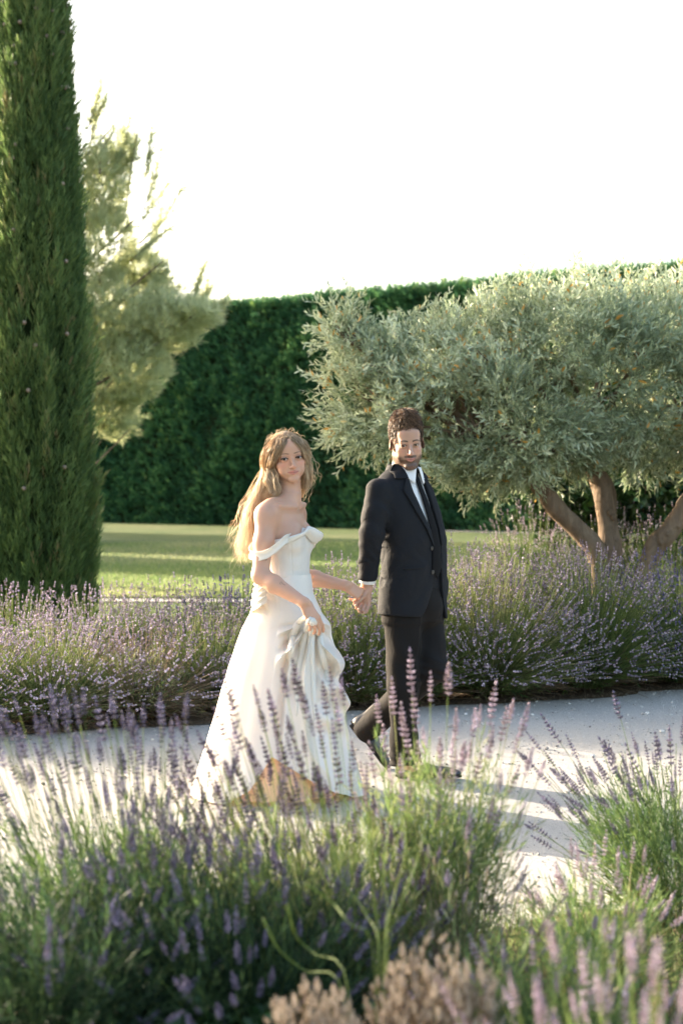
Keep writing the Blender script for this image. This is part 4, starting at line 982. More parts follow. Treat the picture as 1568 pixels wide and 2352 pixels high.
# ------------------------------------------------------------------ heads and hands
def put_head(g, c, Rm, male, s=np.ones(3)):
    def w(p): return c+Rm@(np.asarray(p, float)*s)
    E = lambda p, r, k, mode='u', rr=None: g.ell(w(p), np.asarray(r)*s, Rm if rr is None else Rm@rr, k, mode)
    C = lambda a, b, ra, rb, k, mode='u': g.cone(w(a), w(b), ra*float(np.mean(s)), rb*float(np.mean(s)), k, mode)
    j = 1.0 if male else 0.0
    E((0, .014, .032), (.0735+.002*j, .092, .086), .01)
    E((0, -.016, -.030), (.0585+.004*j, .068, .078+.003*j), .02)
    for x in (-1, 1):
        C((x*(.049+.002*j), .008, -.052-.004*j), (x*(.009+.005*j), -.066-.003*j, -.098-.005*j), .019+.001*j, .0135+.003*j, .018)
        E((x*.041, -.050, -.026), (.019, .019, .015), .018)
        E((x*(.037+.002*j), -.050, -.058), (.017+.003*j, .018, .020), .02)
    E((0, -.070-.004*j, -.100-.004*j), (.018+.005*j, .014, .013+.002*j), .012)
    C((-.034, -.071-.003*j, .016), (.034, -.071-.003*j, .016), .0105+.003*j, .0105+.003*j, .014)
    E((0, -.060, .052), (.050, .026, .038), .03)
    for x in (-1, 1): E((x*.031, -.101, .001), (.0165, .017, .0115), .010, 's')
    for x in (-1, 1): E((x*.031, -.0745, .000), (.0155, .0145, .0135), .004)
    C((0, -.080, .006), (0, -.106-.003*j, -.034), .0062+.0015*j, .0085+.001*j, .008)
    E((0, -.102-.003*j, -.0385), (.0095+.001*j, .009, .0075), .006)
    for x in (-1, 1): E((x*(.0115+.0015*j), -.0925, -.0405), (.0062+.001*j, .0095, .0062), .005)
    for x in (-1, 1): E((x*.0055, -.0985, -.0475), (.0032, .004, .0025), .002, 's')
    E((0, -.071, -.066), (.029, .0165, .020), .012)
    for x in (-1, 1):
        C((0, -.0885, -.0630), (x*.022, -.0800, -.0640), .0044, .0022, .003)
        C((0, -.0875, -.0725), (x*.019, -.0800, -.0665), .0054, .0025, .003)
    C((-.020, -.087, -.0672), (.020, -.087, -.0672), .0014, .0014, .001, 's'); C((-.012, -.0935, -.0675), (.012, -.0935, -.0675), .0018, .0018, .0015, 's')
    for x in (-1, 1): E((x*.031, -.0925, -.0003), (.0140, .013, .0046 if not male else .0034), .001, 's')
    for x in (-1, 1):
        rr = np.array(Matrix.Rotation(R(x*22), 3, 'Z') @ Matrix.Rotation(R(-12), 3, 'X'))
        E((x*(.0775+.003*j), .012, -.008), (.0065, .017, .029), .006, 'u', rr)
        E((x*(.084+.003*j), .006, -.003), (.0050, .009, .015), .004, 's', rr)
def head_colors(P, c, Rm, s, male, base, hairc, lip):
    L = (P-c)@Rm/s; x, y, z = L[:, 0], L[:, 1], L[:, 2]; ax = np.abs(x); n = len(P); col = np.tile(np.array(base), (n, 1)); fr = np.clip((-y-.03)*60, 0, 1)
    def put(m, cc, k): 
        nonlocal col; m = np.clip(m, 0, 1)[:, None]*k; col = col*(1-m)+np.array(cc)*m
    g = lambda cx, cz, rx, rz: np.exp(-(((ax-cx)/rx)**2+((z-cz)/rz)**2))
    put(g(.040, -.028, .020, .016)*fr, (.62, .27, .20), .55 if not male else .25)
    put(g(0, -.040, .012, .010)*fr, (.62, .33, .25), .25)
    if not male: put(g(.033, .007, .019, .010)*fr, (.30, .15, .10), .75)
    else: put(g(.031, .004, .018, .010)*fr, (.33, .20, .15), .5)
    # brows
    bz = (.0225 if not male else .020)+.004*np.sin(np.clip((ax-.012)/.036, 0, 1)*np.pi*.85)-.004*np.clip((ax-.040)/.012, 0, 1)
    th = (.0030 if not male else .0042)*np.clip(1.15-(ax-.012)/.06, .4, 1)
    put(np.clip((th*1.15-np.abs(z-bz))/.0016, 0, 1)*np.clip((ax-.009)/.004, 0, 1)*np.clip((.052-ax)/.006, 0, 1)*fr, hairc, .85)
    # lips
    zc = z+.0673-.0035*(ax/.022)**2; ml = (zc < .0090*(1-(ax/.0250)**2)+.0005)*(ax < .0250)*(y < -.070)*(zc > -.0105*(1-(ax/.0250)**2))
    put(ml*1.0, lip, .8)
    put((np.abs(zc) < .0014)*(ax < .0245)*(y < -.070), (.16, .055, .04), .7)
    # lash line
    e = ((ax-.031)/.0162)**2+((z-.0004)/.0074)**2
    put((e < 1)*(e > .35)*(y < -.066)*(z > -.002), (.035, .02, .015), .9 if not male else .6)
    put((e < 1)*(z <= -.002)*(y < -.066), (.2, .09, .07), .4)
    if male:
        m = np.clip((-.046-z)*90, 0, 1)*np.clip((.040-y)*40, 0, 1)*np.clip((z+.150)*60, 0, 1)
        ch = np.clip(1-((ax-.030)/.02)**2, 0, 1)*np.clip(1-((z+.050)/.022)**2, 0, 1)*(y < -.04)
        m = m*(1-.75*ch)*(1-ml*.95); side = (ax > .060)*np.clip((.012-z)*70, 0, 1)*(y < .010)*(y > -.035); m = np.maximum(m, side*.9)
        mus = np.clip((.0075-np.abs(z+.0540+.10*np.clip(ax-.015, 0, 1)**1.0*1.0))/.003, 0, 1)*np.clip((.034-ax)/.006, 0, 1)*(y < -.055); m = np.maximum(m, mus*1.0)
        sp = vnoise(P*420, 3); put(m*(.7+.5*sp), (.045, .026, .018), .88)
    return col
def put_hand(g, wrist, d, n, side, s=1.0, curls=None, thumb=None, spread=.05, k=.010):
    """d: along the palm, n: out of the back of the hand, side: +1 when the thumb lies along +cross(d, n)"""
    w = V3(wrist); d = V3(d); d /= np.linalg.norm(d); n = V3(n); n -= d*(n@d); n /= np.linalg.norm(n); t = np.cross(d, n)*side
    curls = curls or [(20, 25, 15)]*4; tips = []
    g.ell(w+d*.045*s, np.array([.030, .050, .0125])*s, np.stack([t, d, n], -1), k)
    offs = [.026, .009, -.009, -.0255]; ln = [(.040, .025, .019), (.044, .028, .020), (.041, .026, .019), (.032, .020, .017)]; lk = [.088, .092, .088, .080]
    for i in range(4):
        K = w+d*lk[i]*s+t*offs[i]*s; g.cone(w+d*.015*s+t*offs[i]*.5*s, K, .011*s, .0098*s, .008)
        ang = 0; p = K; dd = d*math.cos(spread*(1.5-i))+t*math.sin(spread*(1.5-i)); r0 = [.0088, .0091, .0087, .0078][i]*s
        for q in range(3):
            ang += R(curls[i][q]); v = dd*math.cos(ang)-n*math.sin(ang); e = p+v*ln[i][q]*s; r1 = r0*.91
            g.cone(p, e, r0, r1, .004 if q == 0 else .003); p = e; r0 = r1
        tips.append(p)
    th = thumb or (35, 10, 15, 10)     # out of the palm, down to the palm, bend, bend
    a = R(th[0]); v = d*math.cos(a)+t*math.sin(a); v = v*math.cos(R(th[1]))-n*math.sin(R(th[1])); p0 = w+d*.018*s+t*.018*s; p1 = p0+v*.044*s
    g.cone(p0, p1, .014*s, .0115*s, .010)
    v2 = v*math.cos(R(th[2]))+(d*.8-n*.2-t*.6)*math.sin(R(th[2])); v2 /= np.linalg.norm(v2); p2 = p1+v2*.032*s; g.cone(p1, p2, .0105*s, .0095*s, .005)
    v3 = v2*math.cos(R(th[3]))+(d*.8-n*.3-t*.6)*math.sin(R(th[3])); v3 /= np.linalg.norm(v3); p3 = p2+v3*.024*s; g.cone(p2, p3, .0095*s, .0078*s, .003)
    return tips+[p3]

# ------------------------------------------------------------------ materials of the people
def mat_skin(name, rough=.45):
    t = NT(name); c = t.attr('col', True); v = t.coord('Object'); n = t.noise(220, 2, .6, v); n2 = t.noise(18, 3, .6, v)
    c = t.mix(.25, c, t.mix(1.0, c, t.ramp(n2, [(.35, (.86, .78, .74)), (.65, (1.0, 1.0, 1.0))]), 'MULTIPLY'))
    return t.bsdf(c, rough, .45, t.bump(n, .12, .002), sss=.35, sssr=(1, .35, .18))
def mat_cloth(name, col, rough=.8, trans=0.0, tcol=None, sc=900, bump=.15, sheen=.3, wr=0.0, spec=.3, vec=(1, 1, 1), wsc=9):
    t = NT(name); v = t.coord('Object'); n = t.noise(sc, 2, .5, v); h = n
    w = t.noise(wsc, 3, .5, t.coord('Object', vec), dist=.8)
    c = t.mix(.5, col, tuple(q*.8 for q in col)) if False else t.mix(n, tuple(q*.86 for q in col), tuple(min(1, q*1.08) for q in col))
    nb = t.bump(h, bump, .001)
    if wr:
        b = t.n('ShaderNodeBump'); b.inputs['Strength'].default_value = wr; b.inputs['Distance'].default_value = .03; t.l(w, b.inputs['Height']); t.l(nb, b.inputs['Normal']); nb = b.outputs[0]
    return t.bsdf(c, rough, spec, nb, trans, tcol, sheen)
def mat_eye(name, iris):
    t = NT(name); c = t.n('ShaderNodeTexCoord'); sx = t.n('ShaderNodeSeparateXYZ'); t.l(c.outputs['Object'], sx.inputs[0])
    cx = t.n('ShaderNodeCombineXYZ'); t.l(sx.outputs[0], cx.inputs[0]); t.l(sx.outputs[2], cx.inputs[1])
    ln = t.n('ShaderNodeVectorMath', operation='LENGTH'); t.l(cx.outputs[0], ln.inputs[0])
    mu = t.n('ShaderNodeMath', operation='MULTIPLY'); t.l(ln.outputs['Value'], mu.inputs[0]); mu.inputs[1].default_value = 50
    r = t.ramp(mu.outputs[0], [(.0, (.004, .004, .004)), (.13, (.004, .004, .004)), (.16, iris), (.30, iris), (.33, (.02, .012, .01)), (.365, (.50, .46, .43))])
    m = t.bsdf(r, .08, .6); return m
def mat_hair(name, a, b, c3, trans=.35, rough=.38):
    t = NT(name); c = t.ramp(t.attr('tint'), [(0, a), (.5, b), (1, c3)]); return t.bsdf(c, rough, .5, None, trans, c)
MP = {'skin_w': mat_skin('warm skin of the woman'), 'skin_m': mat_skin('fair skin of the man'),
      'satin': mat_cloth('ivory mikado satin', (.78, .765, .72), .45, .20, (.95, .80, .58), 500, .06, .15, .10, .5, (1, 1, .5), 7),
      'glow_lining': mat_cloth('ivory lining with painted glow', (.92, .80, .64), .5, .55, (1.0, .76, .50), 500, .06, .1, .1, .3, (1, 1, .5), 7),  # base colour carries the orange glow of sun through the cloth
      'suit': mat_cloth('charcoal wool suiting', (.0098, .0108, .0138), .8, 0, None, 1200, .2, .0, .35, .2, (1, 1, .9), 11),
      'trouser': mat_cloth('dark wool trouser cloth', (.013, .0115, .011), .85, 0, None, 1200, .2, .0, .35, .14, (1, 1, .5), 8),
      'lining': mat_cloth('black lining', (.006, .006, .007), .5, 0, None, 900, .1, .05),
      'shirt': mat_cloth('white cotton shirt', (.86, .86, .87), .75, .12, (.85, .83, .8), 900, .1, .1, .35, .3, (1, 1, .5), 16),
      'tie': mat_cloth('black woven tie', (.008, .008, .009), .8, 0, None, 1300, .25, .0, 0, .12),
      'leather': mat_cloth('black leather', (.012, .012, .013), .28, 0, None, 300, .1, 0, .05, .6),
      'eye_w': mat_eye('dark brown eye', (.045, .022, .012)), 'eye_m': mat_eye('brown eye', (.06, .03, .016)),
      'lash': mat_cloth('lashes', (.012, .009, .008), .8, 0, None, 300, .1, 0),
      'blonde': mat_hair('dark blonde hair', (.26, .165, .10), (.62, .47, .30), (.92, .80, .62), .55),  # pale end raised to stand in for the sunlit rim
      'brown': mat_hair('dark brown curls', (.020, .012, .008), (.070, .042, .025), (.30, .18, .10), .35),  # light end stands in for lit highlights on the curls
      'button': mat_cloth('horn button', (.05, .045, .04), .35, 0, None, 300, .1, 0), }
tp = NT('pearl'); MP['pearl'] = tp.bsdf((.80, .78, .74), .18, .8)
tp = NT('tattoo ink on skin'); MP['ink'] = tp.bsdf((.16, .11, .10), .6, .3)
def sdf_obj(name, g, mat, parent, iters=1, disp=None, colf=None, smooth=True):
    P, F = g.mesh(iters)
    if disp is not None: P = P+vnormals(P, F)*disp(P)[:, None]
    col = colf(P) if colf else None
    return obj(name, npmesh(name, P, F, mat, smooth, None, col), parent)
def put_eyes(root, c, Rm, s, mat, gaze, shut=1.0):
    V, F = uvsphere(20, 14); V = V[:, [0, 2, 1]]*.0131; F = [f[:, ::-1] for f in F]
    me = npmesh('eye', V, F, mat, True)
    for x in (-1, 1):
        o = obj('eye', me, root); p = c+Rm@(np.array([x*.031, -.0742, -.0002])*s)
        m = Matrix((Rm@rotm(gaze[0], gaze[1])).tolist()).to_4x4(); m.translation = Vector(p); o.matrix_world = m
    for x in (-1, 1):
        b = MB(); a = np.linspace(-1, 1, 13); q = np.stack([x*.031+a*.0150, -.0885+.0065*a*a-.001*(a*x > 0), .0050*np.sqrt(np.clip(1-a*a*.93, 0, 1))+.0012*a*x+.0002], -1)
        P = c+(q*s)@Rm.T; V, F = tube(P, np.array([.0006]+[.0012]*11+[.0007]), 5); b.add(V, F)
        obj('eyelashes', b.mesh('eyelashes', MP['lash'], True), root)
# ================================================================== the bride
def woman():
    Yc = 6.40; foot = W(650, 1832, Yc); root = empty('person', (foot.x, Yc, 0), 'woman with long wavy blonde hair in an off-shoulder ivory wedding dress, looking at the camera', 'person')
    o0 = np.array(root.location); w = lambda x, y, Y: V3(W(x, y, Y))-o0
    hc = w(661, 1052, 6.40); HR = rotm(14, 2, -8); HS = np.array([1.06, 1.0, .94])
    zz = lambda y: float(W(700, y, Yc).z)
    cx = lambda x, y: float(W(x, y, Yc).x)-o0[0]
    YAW = 66
    ys = [1134, 1146, 1156, 1166, 1180, 1205, 1235, 1270, 1310, 1345, 1380, 1430, 1500]
    body = Stack([zz(y) for y in ys],
                 [.046, .070, .108, .136, .142, .142, .138, .126, .114, .112, .118, .120, .118],
                 [.046, .050, .060, .070, .074, .090, .096, .090, .084, .084, .086, .088, .086],
                 [cx(x, y) for x, y in zip([664, 662, 658, 653, 650, 652, 656, 660, 662, 662, 660, 660, 660], ys)], [0]*len(ys), YAW)
    f, l = body.f, body.l; ctr = lambda z, u=0, v=0: np.array([body.q('cx', z), 0, z])+u*l+v*f
    rs_ = w(611, 1183, 6.27); re = w(598, 1322, 6.20); rw = w(698, 1384, 6.09)
    ls = w(677, 1184, 6.54); le = w(690, 1322, 6.62); lw = w(793, 1345, 6.56)
    hd = V3((.50, -.05, -.85)); hn = V3((.45, -.85, .1))
    ld = w(838, 1371, 6.60)-lw
    def limbs(g, bust=True, off=0.0, arms=True, k=.02):
        if bust:
            for u in (-.062, .062):
                c = ctr(1.165, u, .058); g.ell(c, np.array([.058, .050, .060])+off, np.stack([l, f, [0, 0, 1]], -1), .03)
    lo = np.array([-.36, -.46, -.02]); hi = np.array([.50, .40, 1.72])
    xs = axis(lo[0], hi[0], .0036, [(hc[0]-.1, hc[0]+.1), (.1, .46)], .0024); ys_ = axis(lo[1], hi[1], .0036, [(hc[1]-.13, hc[1]+.02), (.10, .30), (-.38, -.24)], .0024)
    zs = axis(lo[2], hi[2], .0034, [(hc[2]-.13, hc[2]+.06), (.78, .98)], .0022); zs = np.concatenate([np.arange(lo[2], .60, .009), zs[zs > .60]])
    g = Grid(xs, ys_, zs)
    body.put(g, 0, .01); limbs(g)
    put_head(g, hc, HR, False, HS)
    nb = ctr(zz(1150), 0, -.005); g.cone(hc+HR@np.array([0, .022, -.055]), nb, .047, .050, .025); g.cone(hc+HR@np.array([0, -.005, -.085]), nb+f*.012, .034, .040, .02)
    for u in (-1, 1): g.cone(hc+HR@np.array([u*.045, .02, -.06]), ctr(zz(1160), u*.018, .055), .008, .007, .018)     # neck tendons
    for u in (-1, 1): g.cone(ctr(zz(1164), u*.020, .066), ctr(zz(1160), u*.135, .030), .0085, .0095, .014)           # collar bones
    g.cone(nb+[0, 0, -.01], rs_*.75+nb*.25+[0, 0, .022], .040, .038, .03); g.cone(nb+[0, 0, -.01], ls*.75+nb*.25+[0, 0, .022], .040, .038, .03)
    for S_, E_, Wp in ((rs_, re, rw), (ls, le, lw)):
        g.ell(S_, (.047, .047, .050), None, .035)
        m1 = S_*.55+E_*.45; g.cone(S_, m1, .045, .0425, .03); g.cone(m1, E_, .0425, .0365, .02); m2 = E_*.68+Wp*.32; g.cone(E_, m2, .0375, .0385, .02); g.cone(m2, Wp, .0385, .0225, .015); g.ell(Wp, (.026, .022, .022), None, .012)
    put_hand(g, rw, hd, hn, -1, .96, [(14, 26, 18), (20, 30, 20), (24, 34, 22), (26, 36, 24)], (18, 35, 15, 15), .015)
    put_hand(g, lw, ld, (.15, -.80, .45), -1, .94, [(18, 22, 12), (30, 38, 25), (48, 52, 35), (62, 60, 35)], (20, 40, 15, 15), .07)
    # legs and feet under the dress
    for u, kx in ((-.065, .0), (.065, .04)):
        a = ctr(zz(1430), u, 0); kn = ctr(.47, u*.9, kx+.02); kn[2] = .47; an = ctr(.47, u*.8, kx-.04); an[2] = .085
        g.cone(a, kn, .064, .050, .03); g.cone(kn, an, .052, .034, .02); g.cone(an, an+f*.13+[0, 0, -.045], .034, .022, .015)
    base = (.53, .31, .215)
    def colf(P):
        c = head_colors(P, hc, HR, HS, False, base, (.10, .06, .035), (.50, .185, .155))
        # fingernails and knuckles slightly pinker
        return c
    sdf_obj('body', g, MP['skin_w'], root, 1, None, colf); del g
    put_eyes(root, hc, HR, HS, MP['eye_w'], (-13, -3))
    # tattoos: thin ink lines on the near arm
    b = MB()
    def ink(pts, Y, r=.0009):
        P = np.array([w(x, y, Y) for x, y in pts]); return P
    def on_limb(P, a, bb, ra, rb, out):
        d = bb-a; t = np.clip(((P-a)@d)/(d@d), 0, 1); c = a+t[:, None]*d; r = ra+(rb-ra)*t; v = P-c; v = v-np.outer(v@d/(d@d), d)
        # push each point towards the viewer's side surface
        x = v@out[0]; x = np.clip(x, -.85*r, .85*r); y = np.sqrt(np.maximum(r*r-x*x, 0)); return c+np.outer(x, out[0])+y[:, None]*out[1]
    def limb_ink(px, a, bb, ra, rb, off=.0012, r=.0011):
        d = (bb-a)/np.linalg.norm(bb-a); o1 = V3((0, -1, 0)); o1 = o1-d*(o1@d); o1 /= np.linalg.norm(o1); o0_ = np.cross(o1, d)
        for line in px:
            P = np.array([w(x, y, (a[1]+bb[1])/2+Yc-.04) for x, y in spline(line, 3*len(line))]); Q = on_limb(P, a, bb, ra+off, rb+off, (o0_, o1)); V, F = tube(Q, r, 4); b.add(V, F)
    limb_ink([[(606,1188),(609,1187),(611,1189.5),(613,1187),(615,1190),(617,1187),(619,1189.5),(621,1187.5),(624,1190),(627,1186),(628,1190)], [(612,1188),(611,1193)], [(626,1183.5),(626,1191)]], rs_, rs_*.55+re*.45, .045, .0425)
    limb_ink([[(601,1281),(604,1279.5),(606,1282),(609,1280),(612,1281.5)], [(602,1283),(605,1286),(608,1284),(611,1286.5),(613,1283)], [(606,1281),(608,1286)]], rs_*.55+re*.45, re, .0425, .0365)
    limb_ink([[(634,1325),(636,1330),(635,1334)], [(636,1330),(640,1334),(643,1338)], [(640,1334),(638,1339),(642,1341)], [(643,1338),(648,1341),(652,1343)]], re, rw, .038, .028)
    limb_ink([[(689,1374),(693,1372.5),(696,1375)], [(690,1376),(694,1378)]], re*.2+rw*.8, rw, .027, .0225)
    obj('tattoo', b.mesh('tattoo', MP['ink'], True), root)

    # ---------------- bodice
    g = Grid(axis(-.26, .26, .004), axis(-.26, .26, .004), axis(.93, 1.26, .004))
    body.put(g, .006, .01); limbs(g, True, .007)
    bp = body
    def top(X, Y, Z):
        u, v = bp.uv(X, Y, Z); ang = np.arctan2(u, v); zt = 1.193+.020*np.exp(-(ang/.55)**2)-.012*np.abs(np.sin(ang))-.03*(1-np.cos(ang))
        return Z-zt
    s_ = g.f; X = g.a[0][:, None, None]; Yv = g.a[1][None, :, None]; Z = g.a[2][None, None, :]
    g.f = np.maximum(np.maximum(s_, top(X, Yv, Z)), (.945-Z)).astype(np.float32)
    def seam(P):
        u, v = bp.uv(P[:, 0], P[:, 1], P[:, 2]); a = np.arctan2(u, v); d = np.zeros(len(P))
        for c in (-1.5, -.95, -.42, .0, .42, .95): d -= .0022*np.exp(-((a-c-.25*(P[:, 2]-1.05)*np.sign(c))/.022)**2)
        zb = .992-.035*np.exp(-(a/.5)**2); d += .0025*np.exp(-((P[:, 2]-zb)/.004)**2)*(-1)
        return d+.0035*(vnoise(P*[16, 16, 40], 4)-.5)
    sdf_obj('bodice', g, MP['satin'], root, 1, seam)
    # folded cowl along the neckline
    u = np.linspace(-1, 1, 60)
    def zt(a): return 1.193+.020*np.exp(-(a/.55)**2)-.012*np.abs(np.sin(a))-.03*(1-np.cos(a))
    pts = []
    for a in np.linspace(-1.75, 1.9, 70):
        z = zt(a); A = body.q('a', z)+.006; B = body.q('b', z)+.006
        r = 1/math.sqrt((math.sin(a)/A)**2+(math.cos(a)/B)**2)
        for uu in (-.062, .062):    # lie over the bust
            q = math.exp(-((a-math.copysign(.62, uu))/.5)**2)*.036; r += q
        r += .008*math.cos(a*.5)
        pts.append(ctr(z, r*math.sin(a), r*math.cos(a)))
    pts = np.array(pts); b = MB(); aa = np.linspace(-1.75, 1.9, 70)
    G = []
    for i, p in enumerate(pts):
        a = aa[i]; out = l*math.sin(a)+f*math.cos(a); hgt = .022+.034*math.exp(-((a-.25)/.55)**2)+.008*math.sin(a*4); bul = .006+.018*math.exp(-((a-.35)/.5)**2)
        row = []
        for t in np.linspace(0, 1, 13):
            row.append(p+out*(bul*math.sin(math.pi*min(1, t*1.05))**.8-.006*(t > .9)-.004*(t < .05))+np.array([0, 0, .008*math.sin(math.pi*t)-hgt*t+.005]))
        G.append(row)
    V, F = patch(np.array(G), .004); V = V+.002*(vnoise(V*30, 3)[:, None]-.5)
    obj('neckline_fold', npmesh('neckline_fold', V, F, MP['satin'], True), root)
    # off the shoulder bands
    P = spline([w(668, 1236, 6.27), w(655, 1240, 6.20), w(636, 1257, 6.165), w(612, 1273, 6.165), w(588, 1278, 6.185), w(573, 1273, 6.23), w(574, 1262, 6.29), w(590, 1245, 6.34), w(612, 1232, 6.36)], 60)
    V, F = sweep(P, [0, -.15, 1], .040, .003, .006); obj('shoulder_band', npmesh('shoulder_band', V, F, MP['satin'], True), root)
    P = spline([w(714, 1238, 6.38), w(722, 1240, 6.44), w(722, 1248, 6.54), w(708, 1255, 6.60), w(690, 1246, 6.58)], 40)
    V, F = sweep(P, [0, .1, 1], .036, .003, .004); obj('shoulder_band', npmesh('shoulder_band', V, F, MP['satin'], True), root)

    # ---------------- skirt
    yy = [1318, 1330, 1345, 1362, 1402, 1442, 1470, 1501, 1525, 1555, 1580, 1610, 1672, 1717, 1778, 1830, 1872]
    L_ = [611, 603, 592, 585, 578, 557, 547, 537, 529, 520, 512, 504, 487, 475, 455, 441, 430]
    R_ = [713, 715, 717, 719, 737, 757, 772, 783, 783, 785, 786, 795, 796, 806, 826, 842, 852]
    zk = np.array([zz(y) for y in yy]); xl = np.array([cx(x, y) for x, y in zip(L_, yy)]); xr = np.array([cx(x, y) for x, y in zip(R_, yy)])
    nt, nh = 340, 190
    th = np.arange(nt)/nt*2*np.pi; hz = []
    # hem: lifted in front where the hand gathers the cloth. th: 0 = +x, 90 = away from the camera, 270 = camera side
    hemc = np.interp(np.degrees(th), [0, 40, 180, 215, 235, 252, 266, 285, 305, 330, 360], [.012, .008, .008, .008, .012, .08, .22, .15, .08, .02, .012])
    P = np.zeros((nh, nt, 3)); ztop = zk[0]
    hx, hz0 = float(cx(716, 1436)), zz(1432)
    for i in range(nh):
        t = i/(nh-1)
        z = ztop+(hemc-ztop)*t
        a_, b_ = np.interp(-z, -zk, xl), np.interp(-z, -zk, xr); c = (a_+b_)/2; rx = (b_-a_)/2
        drop = (ztop-z)/ztop
        ry = rx*np.where(np.sin(th) < 0, .86-.14*drop, .92)
        ry = np.maximum(ry, np.interp(ztop-z, [0, .06, .16, .3], [.112, .128, .150, .168]))
        # panels: broad A-line folds that deepen downwards
        fold = .0
        for kf, af, ph in ((7, .020, .6), (11, .011, 2.1), (17, .006, .3)):
            fold = fold+af*np.cos(kf*th+ph+1.1*np.sin(2*th+ph)+.6*drop)
        fold = fold*np.clip(drop*1.6-.12, 0, 1)
        fold = fold*np.where((th > 3.4) & (th < 4.55), .35, 1.0)     # the smooth wide panel at her side
        x = c+(rx+fold*.35)*np.cos(th); y = (ry+fold)*np.sin(th)
        P[i] = np.stack([x, y, z], -1)
    X, Yq, Z = P[..., 0], P[..., 1], P[..., 2]
    near = np.clip(-Yq/.06, 0, 1); dx = X-hx; dz = hz0-Z; dist = np.hypot(dx, dz)
    an = np.arctan2(dx, np.maximum(dz, -.02)+.03)
    # folds hanging from the hand, fanning out and curving
    A = np.clip(dist/.10, 0, 1)*np.exp(-(dist/.62)**2)*np.clip((dz+.02)/.06, 0, 1)*near
    side = np.clip((X-float(cx(640, 1500))-(-.05*dz))/.05, 0, 1)
    ph = an*11+1.2*np.sin(dist*6.5)+.4*np.sin(dist*15+an*3)
    rid = (1-np.abs(np.sin(ph*.5)))**1.0
    Yq = Yq-(.085*(rid**1.5-.35))*A*side
    Yq = Yq-.026*np.cos(an*21+dist*9)*A*side*.4
    # deep crease where the lifted cloth starts, and the pouch of cloth round the hand
    xc = np.interp(-Z, -zk[[3, 5, 8, 11, 14]], [cx(664, 1380), cx(663, 1446), cx(657, 1505), cx(649, 1610), cx(640, 1778)])
    dcr = X-xc; Yq = Yq+near*(.020*np.exp(-(dcr/.010)**2)-.020*np.exp(-((dcr-.022)/.016)**2)-.010*np.exp(-((dcr+.025)/.02)**2))*np.clip((zz(1432)-Z)/.08, 0, 1)*np.clip((Z-.15)/.2, 0, 1)
    pouch = np.exp(-((X-float(cx(700, 1415)))/.045)**2-((Z-zz(1412))/.06)**2)*near; Yq = Yq-.008*pouch
    # swags on the right: cloth looping down from the hand to the front edge
    sw = np.clip((X-float(cx(722, 1450)))/.04, 0, 1)*np.clip((zz(1400)-Z)/.08, 0, 1)*np.clip((Z-zz(1700))/.15, 0, 1)
    cur = (Z-hz0)+.9*(dx-.05)**2*8
    X = X+sw*.016*np.sin(cur*44+1.0); Yq = Yq-sw*near*.026*np.sin(cur*44+.2)
    # pleats gathered at the back of the waist
    bk = np.clip((float(cx(640, 1400))-X)/.04, 0, 1)*np.exp(-((Z-zz(1372))/.055)**2)
    X = X-bk*.012*np.abs(np.sin((Z*1.0+X*1.4)*62)); Yq = Yq+bk*.010*np.sin((Z+X*1.5)*70)
    P = np.stack([X, Yq, Z], -1)
    P = P+.0045*(vnoise(P.reshape(-1, 3)*[9, 9, 5], 5).reshape(nh, nt)[..., None]-.5)*np.array([1, 1, 0])
    V = P.reshape(-1, 3); skP = V.copy(); i = np.arange(nh-1)[:, None]*nt; j = np.arange(nt)[None]; j2 = (j+1) % nt
    F = np.stack([i+j, i+j2, i+nt+j2, i+nt+j], -1).reshape(-1, 4)[:, ::-1]
    obj('skirt', npmesh('skirt', V, F, MP['satin'], True), root)
    # added lining under the lifted hem, sun glow through satin painted into its colour
    Rw = []
    for z_ in np.linspace(.75, .02, 40):
        a_ = np.interp(-z_, -zk, xl); b_ = np.interp(-z_, -zk, xr); c_ = (a_+b_)/2; rx_ = (b_-a_)/2*.70; k_ = np.arange(96)/96*2*np.pi
        f_ = 1+.06*np.sin(k_*9+z_*3)*(1-z_)+.03*np.sin(k_*17)
        Rw.append(np.stack([c_+rx_*f_*np.cos(k_), rx_*.86*f_*np.sin(k_), np.full(96, z_)], -1))
    V = np.array(Rw).reshape(-1, 3); i = np.arange(39)[:, None]*96; j = np.arange(96)[None]; j2 = (j+1) % 96
    obj('lining', npmesh('lining', V, np.stack([i+j, i+j2, i+96+j2, i+96+j], -1).reshape(-1, 4)[:, ::-1], MP['glow_lining'], True), root)
    # pleated bustle at the back waist
    b = MB()
    for q in range(5):
        y0 = 1346+q*12; P = spline([w(612, y0-18, 6.22), w(592, y0-6, 6.235), w(582-q*1.2, y0+4, 6.34), w(590, y0+8, 6.45)], 26)
        V, F = sweep(P, [0, -.2, 1], .034, .004, .009); b.add(V+.002*(vnoise(V*25, q)[:, None]-.5), F)
    obj('bustle', b.mesh('bustle', MP['satin'], True), root)
    # cloth bunched in the near hand and hanging from it
    b = MB()
